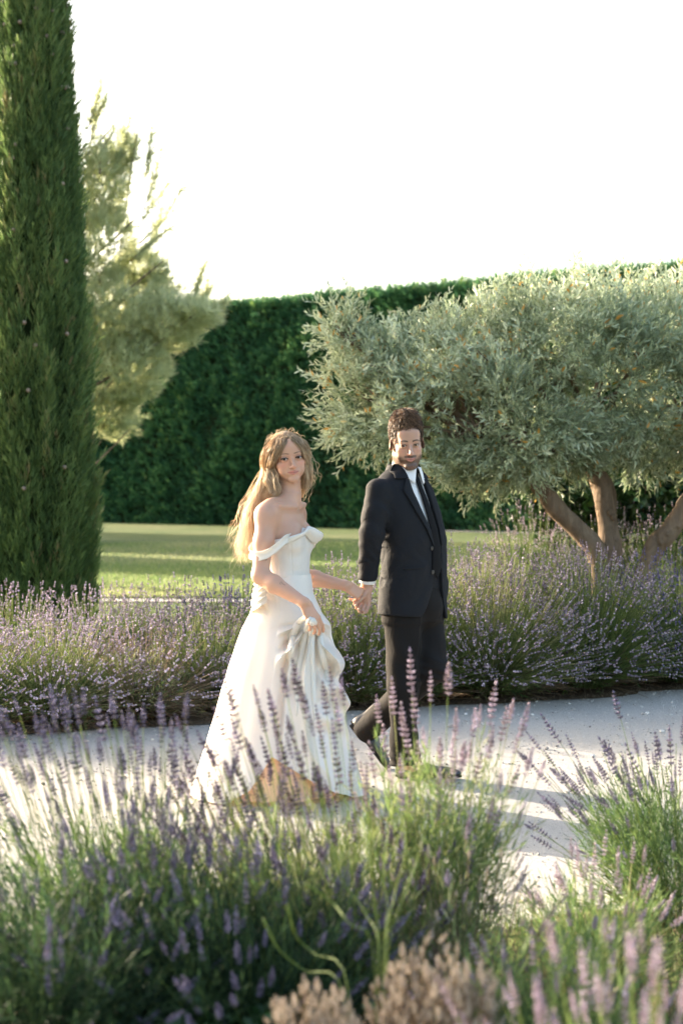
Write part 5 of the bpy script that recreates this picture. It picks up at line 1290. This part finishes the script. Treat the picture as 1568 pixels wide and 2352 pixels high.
    for q, pts in enumerate([[(712,1418,6.075),(706,1440,6.05),(694,1490,6.09),(684,1560,6.12),(680,1650,6.14)],[(716,1420,6.075),(715,1450,6.04),(712,1500,6.07),(716,1570,6.11),(722,1660,6.15)],[(720,1420,6.08),(726,1448,6.06),(736,1495,6.10),(748,1555,6.15),(756,1630,6.21)],[(709,1414,6.085),(694,1428,6.06),(676,1452,6.09),(668,1490,6.14),(664,1540,6.19)]]):
        C = spline([w(*p) for p in pts], 34); near_ = skP[skP[:, 1] < 0]
        for ii in range(34):
            dd_ = (near_[:, 0]-C[ii, 0])**2+(near_[:, 2]-C[ii, 2])**2; nn_ = near_[np.argsort(dd_)[:6], 1].mean(); bl = min(1, max(0, (ii-3)/9)); C[ii, 1] = C[ii, 1]*(1-bl)+(nn_-.001)*bl
        C[1:-1] = (C[:-2]+C[1:-1]+C[2:])/3; V, F = tube(C, np.interp(np.linspace(0, 1, 34), [0, .12, .5, .85, 1], [.006, .012, .017, .014, .002]), 14, True, 1.0)
        b.add(V+.003*(vnoise(V*26, q)[:, None]-.5), F)
    obj('gathered_cloth', b.mesh('gathered_cloth', MP['satin'], True), root)
    # ---------------- earring: five pearls on a drop
    b = MB(); e0 = hc+HR@np.array([-.078, -.012, -.034]); V, F = uvsphere(10, 7)
    for q in range(6): b.add(V*(.0022+.0006*(q % 2)+.0005*(q > 3))+e0+np.array([.0014*q, -.006, -.006-.0066*q]), F)
    obj('earring', b.mesh('earring', MP['pearl'], True), root)
    # ---------------- hair
    hair_w(root, hc, HR, w)
def strand_mesh(lines, r, name, mat, parent, rs, ti, seg=3):
    """lines (n,m,3): tapered three sided strands joined in one mesh"""
    n, m, _ = lines.shape; T = np.gradient(lines, axis=1); T /= np.linalg.norm(T, axis=2)[..., None]+1e-9
    ref = rs.normal(size=(n, 1, 3)); U = np.cross(T, ref); U /= np.linalg.norm(U, axis=2)[..., None]+1e-9; B = np.cross(T, U)
    prof = np.clip(np.minimum(1, (1-np.linspace(0, 1, m))*3+.15), .15, 1); rr = (np.asarray(r).reshape(-1, 1)*prof[None])[..., None, None]
    a = np.arange(seg)/seg*2*np.pi
    V = lines[:, :, None]+rr*(np.cos(a)[None, None, :, None]*U[:, :, None]+np.sin(a)[None, None, :, None]*B[:, :, None])
    i = (np.arange(n)*m*seg)[:, None, None]+(np.arange(m-1)*seg)[None, :, None]; j = np.arange(seg)[None, None]; k = (j+1) % seg
    F = np.stack(np.broadcast_arrays(i+j, i+k, i+seg+k, i+seg+j), -1).reshape(-1, 4)
    return V.reshape(-1, 3), F, np.repeat(np.clip(np.asarray(ti)[:, None]+np.interp(np.linspace(0, 1, m), [0, .2, .6, 1], [-.30, -.10, .06, .18])[None], 0, 1).ravel(), seg)
def hair_w(root, hc, HR, w):
    rs = np.random.RandomState(81)
    HSV = np.array([1.0, 1.0, .94]); H = lambda p: hc+HR@(np.array(p, float)*HSV)
    # solid mass under the strands: cap and the fall down the back
    g = Grid(axis(-.36, .22, .0035), axis(-.22, .26, .0035), axis(1.0, 1.70, .0035))
    g.ell(H((0, .014, .036)), (.079, .099, .088), HR, .01)
    # keep the face free
    g.ell(H((.003, -.100, -.030)), (.046, .085, .106), HR, .008, 's')
    g.chain([H((-.02, .075, .02)), w(614, 1118, 6.46), w(598, 1165, 6.48)], [.058, .046, .020], .03)
    g.chain([H((-.066, .02, .03)), H((-.078, .0, -.04)), w(618, 1105, 6.37), w(622, 1132, 6.33)], [.018, .020, .021, .010], .02)
    g.chain([H((.060, .03, .03)), H((.068, .02, -.04)), w(700, 1110, 6.46), w(694, 1140, 6.48)], [.020, .018, .014, .008], .02)
    sdf = g.mesh(1); P, F = sdf; P = P+vnormals(P, F)*(.004*(vnoise(P*[55, 55, 14], 3)-.5))[:, None]
    Vs = [P]; Fs = [F]; Ts = [np.clip(.25+.3*vnoise(P*[60, 60, 12], 4), 0, 1)]; off = len(P)
    m = 22; t = np.linspace(0, 1, m)
    def locks(n, root_fn, guides, spread0, spread1, wave, r, ti0, freq=(2.2, 3.6), fly=0.0):
        nonlocal off
        L = np.zeros((n, m, 3)); gi = rs.randint(len(guides), size=n)
        for i in range(n):
            G = spline(guides[gi[i]], m); p0 = root_fn(); o1 = rs.normal(0, 1, 3); o1[1] *= .8; sp = spread0+(spread1-spread0)*t
            C = G+o1[None]*sp[:, None]; C = C+(p0-C[0])[None]*((1-t)**2.2)[:, None]
            f_ = rs.uniform(*freq); ph = rs.rand()*6.28; d1 = rs.normal(size=3); d1 /= np.linalg.norm(d1)
            amp = wave*np.clip(t*2.2-.25, 0, 1)
            C = C+(amp*np.sin(t*f_*6.283+ph))[:, None]*d1[None]+(amp*.6*np.cos(t*f_*6.283+ph))[:, None]*np.cross(d1, [0, 0, 1])[None]
            if fly: C = C+(fly*t**2)[:, None]*rs.normal(size=3)[None]
            L[i] = C
        V, F, T = strand_mesh(L, r*rs.uniform(.6, 1.4, n), '', None, None, rs, ti0+rs.normal(0, .2, n))
        Vs.append(V); Fs.append(F+off); Ts.append(T); off += len(V)
    # scalp roots on the crown behind the parting
    def scalp(xl, xh, phl, phh):
        def fn():
            x = rs.uniform(xl, xh); ph = rs.uniform(phl, phh)      # ph: 0 forehead, 1 back of head
            a = -.9+ph*2.6; z = math.cos(a)*.093; y = math.sin(a)*.101; s = math.sqrt(max(0, 1-(x/.081)**2))
            return H((x, .014+y*s, .036+z*s))
        return fn
    back = [[H((-.02, .03, .128)), H((-.055, .07, .06)), H((-.06, .085, -.02)), w(611, 1128, 6.44), w(594, 1180, 6.46), w(577, 1228, 6.46), w(566, 1258, 6.44)],
            [H((-.01, .02, .128)), H((-.04, .10, .05)), H((-.04, .105, -.03)), w(590, 1140, 6.50), w(572, 1200, 6.50), w(562, 1240, 6.48), w(560, 1274, 6.46)],
            [H((.01, .04, .128)), H((.01, .115, .05)), H((.0, .11, -.03)), w(612, 1145, 6.53), w(590, 1205, 6.53), w(578, 1255, 6.51)],
            [H((-.03, .02, .124)), H((-.074, .04, .05)), H((-.077, .045, -.02)), w(603, 1120, 6.38), w(588, 1160, 6.38), w(576, 1210, 6.40), w(572, 1250, 6.40)]]
    locks(1500, scalp(-.078, .045, .25, 1.0), back, .010, .018, .014, .0008, .66, (2.6, 4.6))
    locks(260, scalp(-.078, .03, .4, 1.0), back, .016, .032, .016, .00075, .85, (3, 5), .03)
    # front of the near side: swept from the parting over the temple, loose curl before the ear
    nearg = [[H((-.003, -.068, .108)), H((-.022, -.090, .083)), H((-.046, -.088, .046)), H((-.066, -.068, .006)), H((-.075, -.022, -.030)), H((-.070, -.030, -.070)), w(632, 1108, 6.335), w(638, 1126, 6.33), w(628, 1139, 6.33)],
             [H((-.004, -.050, .119)), H((-.052, -.062, .072)), H((-.080, -.020, .015)), H((-.084, .0, -.045)), w(619, 1104, 6.35), w(626, 1126, 6.34), w(610, 1142, 6.35)],
             [H((-.006, -.020, .124)), H((-.066, -.010, .072)), H((-.086, .025, .0)), H((-.080, .045, -.05)), w(607, 1125, 6.40), w(596, 1160, 6.41), w(584, 1210, 6.42)]]
    locks(520, scalp(-.075, .0, .0, .35), nearg, .004, .010, .006, .0010, .5, (1.4, 2.4))
    # far side
    farg = [[H((.003, -.068, .108)), H((.022, -.090, .084)), H((.044, -.088, .048)), H((.062, -.068, .008)), H((.070, -.020, -.03)), w(705, 1092, 6.42), w(703, 1108, 6.44), w(696, 1122, 6.47)],
            [H((.004, -.050, .119)), H((.050, -.062, .074)), H((.074, -.020, .020)), H((.078, .0, -.030)), w(709, 1082, 6.43), w(706, 1103, 6.46), w(697, 1120, 6.48)],
            [H((.006, -.02, .124)), H((.060, -.01, .07)), H((.078, .02, .0)), H((.072, .03, -.06)), w(700, 1108, 6.50), w(690, 1130, 6.50)]]
    locks(420, scalp(.0, .075, .0, .5), farg, .004, .009, .007, .0010, .6, (1.6, 2.8))
    locks(330, scalp(-.026, .002, -.02, .22), nearg[:2], .0025, .007, .004, .0009, .55, (1.2, 2.0))
    locks(280, scalp(-.002, .024, -.02, .22), farg[:2], .0025, .007, .005, .0009, .62, (1.2, 2.2))
    locks(46, scalp(.0, .078, .0, .6), farg, .008, .020, .012, .0006, .9, (2, 4), .03)
    locks(40, scalp(-.075, .06, .0, .5), nearg+farg, .010, .018, .012, .0006, .9, (2, 4), .02)
    # short fly-aways over the crown
    n = 90; L = np.zeros((n, m, 3))
    for i in range(n):
        p = scalp(-.07, .07, .0, .8)(); d = (p-H((0, .02, .03))); d /= np.linalg.norm(d); tg = rs.normal(size=3); tg -= d*(tg@d); tg /= np.linalg.norm(tg)
        l = rs.uniform(.02, .05); L[i] = p+d[None]*(.004+.010*np.sin(t*2.6))[:, None]+tg[None]*(t*l)[:, None]
    V, F, T = strand_mesh(L, np.full(n, .0005), '', None, None, rs, np.full(n, .9)); Vs.append(V); Fs.append(F+off); Ts.append(T); off += len(V)
    obj('hair', npmesh('hair', np.concatenate(Vs), np.concatenate(Fs), MP['blonde'], True, {'tint': np.concatenate(Ts)}), root)
woman()
# ================================================================== the groom
def man():
    Yc = 6.76; foot = W(935, 1790, Yc); root = empty('person', (foot.x, Yc, 0), 'bearded man in a black suit walking ahead of the bride and glancing back at her', 'person')
    o0 = np.array(root.location); w = lambda x, y, Y: V3(W(x, y, Y))-o0
    hc = w(934, 1017, 6.72); HR = rotm(7, 10, -4.5); HS = np.array([.955, 1.0, .985])
    zz = lambda y: float(W(930, y, Yc).z); cx = lambda x, y: float(W(x, y, Yc).x)-o0[0]
    YAW = 48
    ys = [1068, 1078, 1088, 1100, 1118, 1145, 1180, 1215, 1251, 1290, 1337, 1380, 1424]
    xs_ = [929, 927, 925, 924, 924, 928, 935, 944, 950, 951, 949, 947, 947]
    torso = Stack([zz(y) for y in ys], [.058, .078, .112, .142, .168, .184, .192, .190, .184, .184, .188, .192, .196],
                  [.058, .064, .076, .090, .104, .118, .127, .127, .124, .124, .128, .132, .134], [cx(x, y) for x, y in zip(xs_, ys)], [0]*13, YAW, 2.25)
    f, l = torso.f, torso.l
    P3 = lambda z, u=0, v=0: np.array([torso.q('cx', z), torso.q('cy', z), z])+u*l+v*f
    rsh = w(868, 1128, 6.61); rel = w(853, 1228, 6.58); rcu = w(844, 1330, 6.62); rwr = w(841.5, 1341, 6.63)
    lsh = w(968, 1130, 6.90); lel = w(998, 1240, 6.98); lwr = w(1006, 1345, 6.90)
    hipR = w(925, 1425, 6.70); knR = w(925, 1575, 6.66); anR = w(928, 1750, 6.74)
    hipL = w(972, 1425, 6.84); knL = w(992, 1535, 6.72); anL = w(840, 1678, 6.98)
    # ---------------- body
    lo = np.array([-.36, -.30, -.02]); hi = np.array([.30, .34, 1.84])
    X_ = axis(-.36, .30, .0050, [(hc[0]-.1, hc[0]+.1), (-.26, -.14)], .0024); Y_ = axis(-.34, .36, .0050, [(hc[1]-.14, hc[1]+.03), (-.24, -.08)], .0024)
    Z_ = axis(.0, 1.84, .0045, [(hc[2]-.14, hc[2]+.06), (.80, .97)], .0022); Z_ = np.concatenate([np.arange(0, .70, .01), Z_[Z_ > .70]])
    g = Grid(X_, Y_, Z_)
    put_head(g, hc, HR, True, HS)
    nb = P3(zz(1085), 0, 0); g.cone(hc+HR@np.array([0, .025, -.055]), nb, .060, .060, .025); g.cone(hc+HR@np.array([0, -.008, -.090]), nb+f*.01, .046, .050, .02)
    torso.put(g, -.045, .02)
    for S_, E_, Wp in ((rsh, rel, rwr), (lsh, lel, lwr)):
        g.cone(S_, E_, .048, .040, .03); g.cone(E_, Wp, .040, .027, .02)
    put_hand(g, rwr, (-.16, .0, -.95), (.30, .88, -.1), 1, 1.04, [(35, 48, 30), (42, 52, 30), (46, 56, 32), (50, 58, 34)], (-24, 28, 10, 10), .03)
    put_hand(g, lwr, (-.25, -.1, -.9), (.9, .1, .0), 1, 1.0)
    for a, k_, n_ in ((hipR, knR, anR), (hipL, knL, anL)):
        g.cone(a, k_, .085, .055, .03); g.cone(k_, n_, .055, .038, .02); g.cone(n_, n_+V3((.04, 0, -.03)), .030, .020, .01)
    base = (.47, .285, .205)
    sdf_obj('body', g, MP['skin_m'], root, 1, None, lambda P: head_colors(P, hc, HR, HS, True, base, (.028, .018, .012), (.46, .20, .165))); del g
    put_eyes(root, hc, HR, HS, MP['eye_m'], (-21, 6))
    # ---------------- the opening of the jacket, in wearer's coordinates (u to his left, z)
    zo = np.array([zz(y) for y in (1070, 1093, 1130, 1176, 1215, 1256, 1310, 1350, 1385, 1425)])
    uL = np.array([-.068, -.064, -.062, -.044, -.020, -.008, -.004, -.012, -.045, -.10]); uR = np.array([.060, .050, .052, .052, .054, .056, .060, .068, .085, .12])
    oL = lambda Z: np.interp(-Z, -zo, uL); oR = lambda Z: np.interp(-Z, -zo, uR)
    # ---------------- jacket
    g = Grid(axis(-.40, .36, .004), axis(-.36, .40, .004), axis(.70, 1.52, .004))
    torso.put(g, .0, .01)
    g.cone(rsh+V3((0, 0, .002)), rsh*.5+rel*.5, .057, .057, .035); g.cone(rsh*.5+rel*.5, rel, .057, .055, .02); g.cone(rel, rcu, .055, .045, .02)
    g.cone(lsh, lsh*.5+lel*.5, .054, .056, .035); g.cone(lsh*.5+lel*.5, lel, .060, .055, .02); g.cone(lel, lwr, .055, .042, .02)
    g.ell(P3(zz(1350), .14, .02), (.06, .06, .075), None, .03)        # the hand in the pocket pushes the front out
    X = g.a[0][:, None, None]; Y = g.a[1][None, :, None]; Z = g.a[2][None, None, :]
    u, v = torso.uv(X, Y, Z); shirt = torso.field(X, Y, Z, -.014)
    opening = np.maximum(np.maximum(oL(Z)-u, u-oR(Z)), -v)
    cut = np.maximum(opening, -.004-shirt)
    g.f = np.maximum(g.f, -cut)
    hem = zz(1416)-.020*np.clip(u/.2, -1, 1)+.012*np.clip(v/.15, -1, 1)*0
    g.f = np.maximum(g.f, hem-Z)
    # sleeve end, open neck, and the vent behind
    d = (rcu-rel)/np.linalg.norm(rcu-rel)
    neck = np.maximum(np.sqrt((X-nb[0])**2+(Y-nb[1])**2)-.056, zz(1112)-Z); g.f = np.maximum(g.f, -neck)
    vent = np.maximum(np.abs(u+.10)-.004, np.maximum(v+.05, Z-zz(1325))); g.f = np.maximum(g.f, -vent)
    g.f = np.maximum(g.f, np.where((X-rcu[0])**2+(Y-rcu[1])**2+(Z-rcu[2])**2 < .085**2, (X-rcu[0])*d[0]+(Y-rcu[1])*d[1]+(Z-rcu[2])*d[2], -1))
    # hollow underneath so that the hem has an edge
    hol = np.maximum(torso.field(X, Y, Z, -.016), Z-zz(1385)); g.f = np.maximum(g.f, -hol)
    g.f = g.f.astype(np.float32)
    def wr(P):
        d0 = np.zeros(len(P)); a = rsh; bb = rcu; ax = bb-a; t = ((P-a)@ax)/(ax@ax); r = np.linalg.norm(P-(a+np.clip(t, 0, 1)[:, None]*ax), axis=1)
        m = np.clip((.085-r)/.02, 0, 1)*np.clip(t*8, 0, 1)*np.clip((1.0-t)*8, 0, 1)
        q = (P[:, 2]*1.0+P[:, 0]*.75+.25*P[:, 1]); n = vnoise(P*[9, 9, 9], 3)
        ph = q*44+n*9.0; rid = np.abs(np.sin(ph))**3*np.where(vnoise(P*[7, 7, 14], 9) > .42, 1, .25)
        d0 += m*(.0065*rid*np.clip(1.2-np.abs(t-.55)*1.6, .3, 1)-.0015)
        # drag lines at the waist and below the arm
        uu, vv = torso.uv(P[:, 0], P[:, 1], P[:, 2]); b_ = (1-m)*np.clip((-.02-uu)/.05, 0, 1)
        d0 += b_*.0035*np.sin((P[:, 2]*1.0-uu*.6)*48+n*5)*vnoise(P*6, 5)
        return d0+.0025*(vnoise(P*18, 6)-.5)
    sdf_obj('jacket', g, MP['suit'], root, 1, wr); del g
    # lapels
    def lap(side):
        n, m = 50, 7; zt_, zb = zz(1100), zz(1252); G = []
        for i in range(n):
            t = i/(n-1); z = zt_+(zb-zt_)*t
            uin = oL(z) if side < 0 else oR(z)
            wd = np.interp(t, [0, .06, .10, .16, .5, .8, 1.0], [.020, .030, .038, .052, .038, .022, .004])
            us = uin+side*np.linspace(-.003, wd, m)
            off = .0045+.0055*np.linspace(0, 1, m)**.5*(1-t*.6)
            G.append([torso.pt(uu, z, oo) for uu, oo in zip(us, off)])
        V, F = patch(np.array(G), .0028); obj('lapel', npmesh('lapel', V, F, MP['suit'], True), root)
        # collar leaf above the notch
        G = []
        for i in range(16):
            t = i/15; z = zz(1066)+(zz(1099)-zz(1066))*t; uin = (oL(z) if side < 0 else oR(z))+side*.004; wd = .018+.040*t
            G.append([torso.pt(uu, z, .012-.004*t) for uu in uin+side*np.linspace(-.004, wd, m)])
        V, F = patch(np.array(G), .003); obj('collar', npmesh('collar', V, F, MP['suit'], True), root)
    lap(-1); lap(1)
    # back of the jacket collar: a band round the neck
    a = np.linspace(-2.35, 2.35, 50); G = []
    for q in a:
        dirn = l*math.sin(q+math.pi)+f*math.cos(q+math.pi); c = P3(zz(1076), 0, 0); G.append([c+dirn*(.074+.012*s)*(1+.05*math.cos(q))+np.array([0, 0, .014-.034*s+.008*math.cos(q)]) for s in np.linspace(0, 1, 5)])
    V, F = patch(np.array(G), .004); obj('collar', npmesh('collar', V, F, MP['suit'], True), root)
    # ---------------- shirt front, collar, cuff
    g = Grid(axis(-.30, .34, .004), axis(-.34, .34, .004), axis(.982, 1.50, .004))
    torso.put(g, -.013, .01)
    def sw_(P): return .004*(vnoise(P*[26, 26, 9], 4)-.5)
    sdf_obj('shirt', g, MP['shirt'], root, 1, sw_)
    # stand and wings of the shirt collar, following the neck
    ax0 = nb; up = (hc+HR@np.array([0, .02, -.07])-nb); up /= np.linalg.norm(up)
    G = []
    for q in np.linspace(-math.pi, math.pi, 60):
        dirn = l*math.sin(q)+f*math.cos(q); row = []
        for s in np.linspace(0, 1, 6):
            row.append(ax0+f*.004+up*(.000+.034*s+(-.010*math.cos(q) if s > .5 else 0))+dirn*(.068-.006*s))
        G.append(row)
    V, F = patch(np.array(G), .003); obj('shirt_collar', npmesh('shirt_collar', V, F, MP['shirt'], True), root)
    for side in (-1, 1):
        G = []
        for i in range(14):
            t = i/13; q = side*(.10+1.15*t); dirn = l*math.sin(q)+f*math.cos(q); drop = .062*(1-t)**1.0+.020; row = []
            for s in np.linspace(0, 1, 8):
                outw = .071+.012*s+.004*(1-t); p = ax0+f*.004+up*(.026)+dirn*outw-np.array([0, 0, 1])*drop*s+l*side*.022*s*(1-t); row.append(p)
            G.append(row)
        V, F = patch(np.array(G), .0028); obj('shirt_collar', npmesh('shirt_collar', V, F, MP['shirt'], True), root)
    cd = (rwr-rel)/np.linalg.norm(rwr-rel)
    V, F = tube(np.array([rcu-cd*.03, rcu, rcu+cd*.014, rcu+cd*.018]), [.038, .0385, .0392, .036], 24, True); obj('shirt_cuff', npmesh('shirt_cuff', V, F, MP['shirt'], True), root)
    # ---------------- tie
    n = 60; G = []
    for i in range(n):
        t = i/(n-1); z = zz(1094)+(zz(1326)-zz(1094))*t; wd = np.interp(t, [0, .03, .5, .90, 1.0], [.013, .014, .024, .035, .003]); uc = .009+.004*t
        offs = .004+.010*math.sin(math.pi*min(1, t*1.1))**.5*.5+.012*t
        G.append([torso.pt(uc+s*wd, z, -.013+offs+.0035*(1-s*s)) for s in np.linspace(-1, 1, 9)])
    V, F = patch(np.array(G), .004); tb = MB().add(V, F)
    kn = MB(); kc = torso.pt(.009, zz(1086), -.002)
    g = Grid(axis(kc[0]-.04, kc[0]+.04, .002), axis(kc[1]-.04, kc[1]+.04, .002), axis(kc[2]-.04, kc[2]+.035, .002))
    Rk = np.stack([l, f, [0, 0, 1]], -1); g.cone(kc+l*-.009+[0, 0, .012], kc+[0, 0, -.014], .0105, .0085, .006); g.cone(kc+l*.009+[0, 0, .012], kc+[0, 0, -.014], .0105, .0085, .006)
    Pk, Fk = g.mesh(1); tb.add(Pk, Fk)
    obj('tie', tb.mesh('tie', MP['tie'], True), root)
    # buttons and pocket
    V, F = tube(np.array([[0, 0, -.0015], [0, 0, .001], [0, 0, .0018]]), [.0095, .0100, .0080], 16, True)
    for y in (1257, 1311):
        z = zz(y); p = torso.pt(oL(z)-.014, z, .004); o = obj('button', npmesh('button', V, F, MP['button'], False), root, tuple(p)); o.rotation_euler = Vector(f).to_track_quat('Z', 'Y').to_euler()
    G = [[torso.pt(uu, zz(1303)+s*.009+.05*(uu+.13), .003) for s in (0, .5, 1)] for uu in np.linspace(-.165, -.075, 14)]
    V, F = patch(np.array(G), .003); obj('pocket_flap', npmesh('pocket_flap', V, F, MP['suit'], True), root)
    # ---------------- trousers
    g = Grid(axis(-.30, .34, .005), axis(-.32, .42, .005), axis(.02, 1.0, .005))
    pel = P3(zz(1390), 0, 0)
    g.ell(pel, (.145, .125, .13), None, .02); torso.put(g, -.024, .02)
    g.cone(hipR, knR, .092, .073, .03); g.cone(knR, knR*.35+anR*.65, .071, .061, .03); g.cone(knR*.35+anR*.65, anR, .061, .070, .03)
    g.cone(anR+V3((.03, -.01, -.005)), anR*.8+knR*.2, .050, .05, .03)
    g.cone(hipL, knL, .092, .074, .03); g.cone(knL, anL, .072, .064, .03)
    X = g.a[0][:, None, None]; Y = g.a[1][None, :, None]; Z = g.a[2][None, None, :]
    dn = (anL-knL)/np.linalg.norm(anL-knL); pl = (X-anL[0])*dn[0]+(Y-anL[1])*dn[1]+(Z-anL[2])*dn[2]
    g.f = np.maximum(g.f, np.where((pl > -.05) & (Z < .4) & (X < anR[0]-.03), pl-.022, -1))
    g.f = np.maximum(g.f, np.where(X > anR[0]-.11, (anR[2]-.012)-Z, -1)).astype(np.float32)
    def wt(P):
        n = vnoise(P*[6, 6, 6], 3); d0 = .006*np.sin((P[:, 2]*.55+P[:, 0]*1.3)*36+n*7)*vnoise(P*[5, 5, 3], 8)
        for a_, b_ in ((hipR, knR), (knR, anR)):
            t_ = np.clip(((P-a_)@(b_-a_))/((b_-a_)@(b_-a_)), -.2, 1.2); c = a_+t_[:, None]*(b_-a_); rel_ = P-c; side_ = rel_@l; fr_ = rel_@f; m = (np.linalg.norm(rel_, axis=1) < .13)*(t_ > -.2)*(t_ < 1.2)*(fr_ > 0); d0 += m*.006*np.exp(-(side_/.009)**2)
        # pressed crease and folds over the shoe and behind the knee
        for c_, zc, s_ in ((anR, .10, .05), (knL, knL[2]-.03, .06)):
            m = np.exp(-((P[:, 2]-zc)/s_)**2)*np.exp(-(np.linalg.norm(P[:, :2]-c_[:2], axis=1)/.12)**2); d0 += m*.007*np.sin(P[:, 2]*130+P[:, 0]*40+n*5)
        return d0
    sdf_obj('trousers', g, MP['trouser'], root, 1, wt); del g
    # ---------------- shoes
    def shoe(heel, toe, up):
        heel = V3(heel); toe = V3(toe); d = toe-heel; Ln = np.linalg.norm(d); d /= Ln; up = V3(up); up -= d*(up@d); up /= np.linalg.norm(up); s = np.cross(d, up)
        L2 = lambda a, c, b=0: heel+d*a*Ln+up*c+s*b
        lo_ = np.minimum(heel, toe)-.16; hi_ = np.maximum(heel, toe)+.16; g = Grid(axis(lo_[0], hi_[0], .004), axis(lo_[1], hi_[1], .004), axis(max(lo_[2], -.01), hi_[2], .004)); Rm = np.stack([d, s, up], -1)
        g.cone(L2(.15, .045), L2(.13, .15), .038, .041, .02); g.ell(L2(.13, .038), (.040, .033, .034), Rm, .02)
        g.cone(L2(.16, .055), L2(.45, .042), .034, .032, .03); g.ell(L2(.62, .034), (.085, .045, .026), Rm, .03); g.ell(L2(.84, .028), (.050, .036, .019), Rm, .02)
        X = g.a[0][:, None, None]; Y = g.a[1][None, :, None]; Z = g.a[2][None, None, :]
        h = (X-heel[0])*up[0]+(Y-heel[1])*up[1]+(Z-heel[2])*up[2]; g.f = np.maximum(g.f, .012-h).astype(np.float32)
        o = sdf_obj('shoe', g, MP['leather'], root, 1)
        b = MB(); t = np.linspace(0, 1, 26)
        ww = np.interp(t, [0, .06, .25, .42, .65, .85, .95, 1], [.012, .027, .030, .027, .043, .036, .022, .006])
        A = np.stack([heel+d*(tt*Ln)+s*wq+up*.013 for tt, wq in zip(t, ww)]); B = np.stack([heel+d*(tt*Ln)-s*wq+up*.013 for tt, wq in zip(t, ww)])
        V, F = patch(np.stack([A, (A+B)/2, B], 1), .008); b.add(V, F)
        for q in (.004,):
            A2 = np.stack([heel+d*(tt*Ln)+s*wq for tt, wq in zip(t[1:8], ww[1:8])]); B2 = np.stack([heel+d*(tt*Ln)-s*wq for tt, wq in zip(t[1:8], ww[1:8])]); V, F = patch(np.stack([A2, (A2+B2)/2, B2], 1)+up*.003, .018); b.add(V, F)
        obj('sole', b.mesh('sole', MP['lining'], False), o)
    shoe(w(908, 1787, 6.78), w(1060, 1789, 6.74), (0, 0, 1))
    shoe(w(801, 1660, 7.00), w(884, 1771, 6.96), (.80, 0, .60))
    # ---------------- hair: short curls
    rs = np.random.RandomState(91); H = lambda p: hc+HR@np.array(p, float)
    g = Grid(axis(hc[0]-.12, hc[0]+.12, .003), axis(hc[1]-.14, hc[1]+.15, .003), axis(hc[2]-.10, hc[2]+.18, .003))
    g.ell(H((0, .020, .047)), (.0775, .095, .087), HR, .01); g.ell(H((0, -.020, .085)), (.055, .050, .034), HR, .02)
    g.ell(H((0, -.108, -.020)), (.072, .070, .078), HR, .006, 's'); g.ell(H((0, .0, -.115)), (.12, .14, .085), HR, .01, 's')
    for x in (-1, 1): g.ell(H((x*.085, .010, -.012)), (.022, .026, .038), HR, .004, 's')
    P, F = g.mesh(1); P = P+vnormals(P, F)*(.010*(vnoise(P*75, 3)-.45))[:, None]
    Vs = [P]; Fs = [F]; Ts = [np.clip(.25+.35*vnoise(P*90, 4), 0, 1)]; off = len(P); m = 12; t = np.linspace(0, 1, m)
    n = 3400; L = np.zeros((n, m, 3)); rr = np.zeros(n); tt_ = np.zeros(n); i = 0
    while i < n:
        d = rs.normal(size=3); d /= np.linalg.norm(d)
        p = np.array([0, .018, .047])+d*[.079, .098, .091]
        if p[2] < -.02-.035*(p[1] > .03) or (p[1] < -.055 and p[2] < .068+.01*math.sin(p[0]*90)): continue
        if abs(p[0]) > .066 and p[1] < .034 and p[2] < .028: continue
        topness = np.clip((p[2]-.06)/.06, 0, 1); tn = max(0.0, d[2])**1.6*(1.0-.35*abs(d[0])); ln = .0065+.034*tn; amp = .0010+.0026*topness
        nrm = d; fw = np.array([rs.normal(.0, .5), -.6 if topness > .3 else .1, -.35+.2*topness]); tg = fw-nrm*(fw@nrm); tg /= np.linalg.norm(tg)+1e-9; bt = np.cross(nrm, tg); ph = rs.rand()*6.28; fr = rs.uniform(2, 4.5)
        q = p[None]+nrm[None]*(ln*.50*np.sin(t*2.3))[:, None]+tg[None]*(ln*1.5*t**1.2)[:, None]+bt[None]*(amp*np.sin(t*fr+ph))[:, None]+nrm[None]*(amp*.7*np.cos(t*fr+ph))[:, None]
        L[i] = hc+q@HR.T; rr[i] = rs.uniform(.0007, .0017); tt_[i] = rs.normal(.5, .22)+.25*topness; i += 1  # tint raised on top, painting the lit crown into the hair
    V, F, T = strand_mesh(L, rr, '', None, None, rs, tt_); Vs.append(V); Fs.append(F+off); Ts.append(T)
    obj('hair', npmesh('hair', np.concatenate(Vs), np.concatenate(Fs), MP['brown'], True, {'tint': np.concatenate(Ts)}), root)
man()
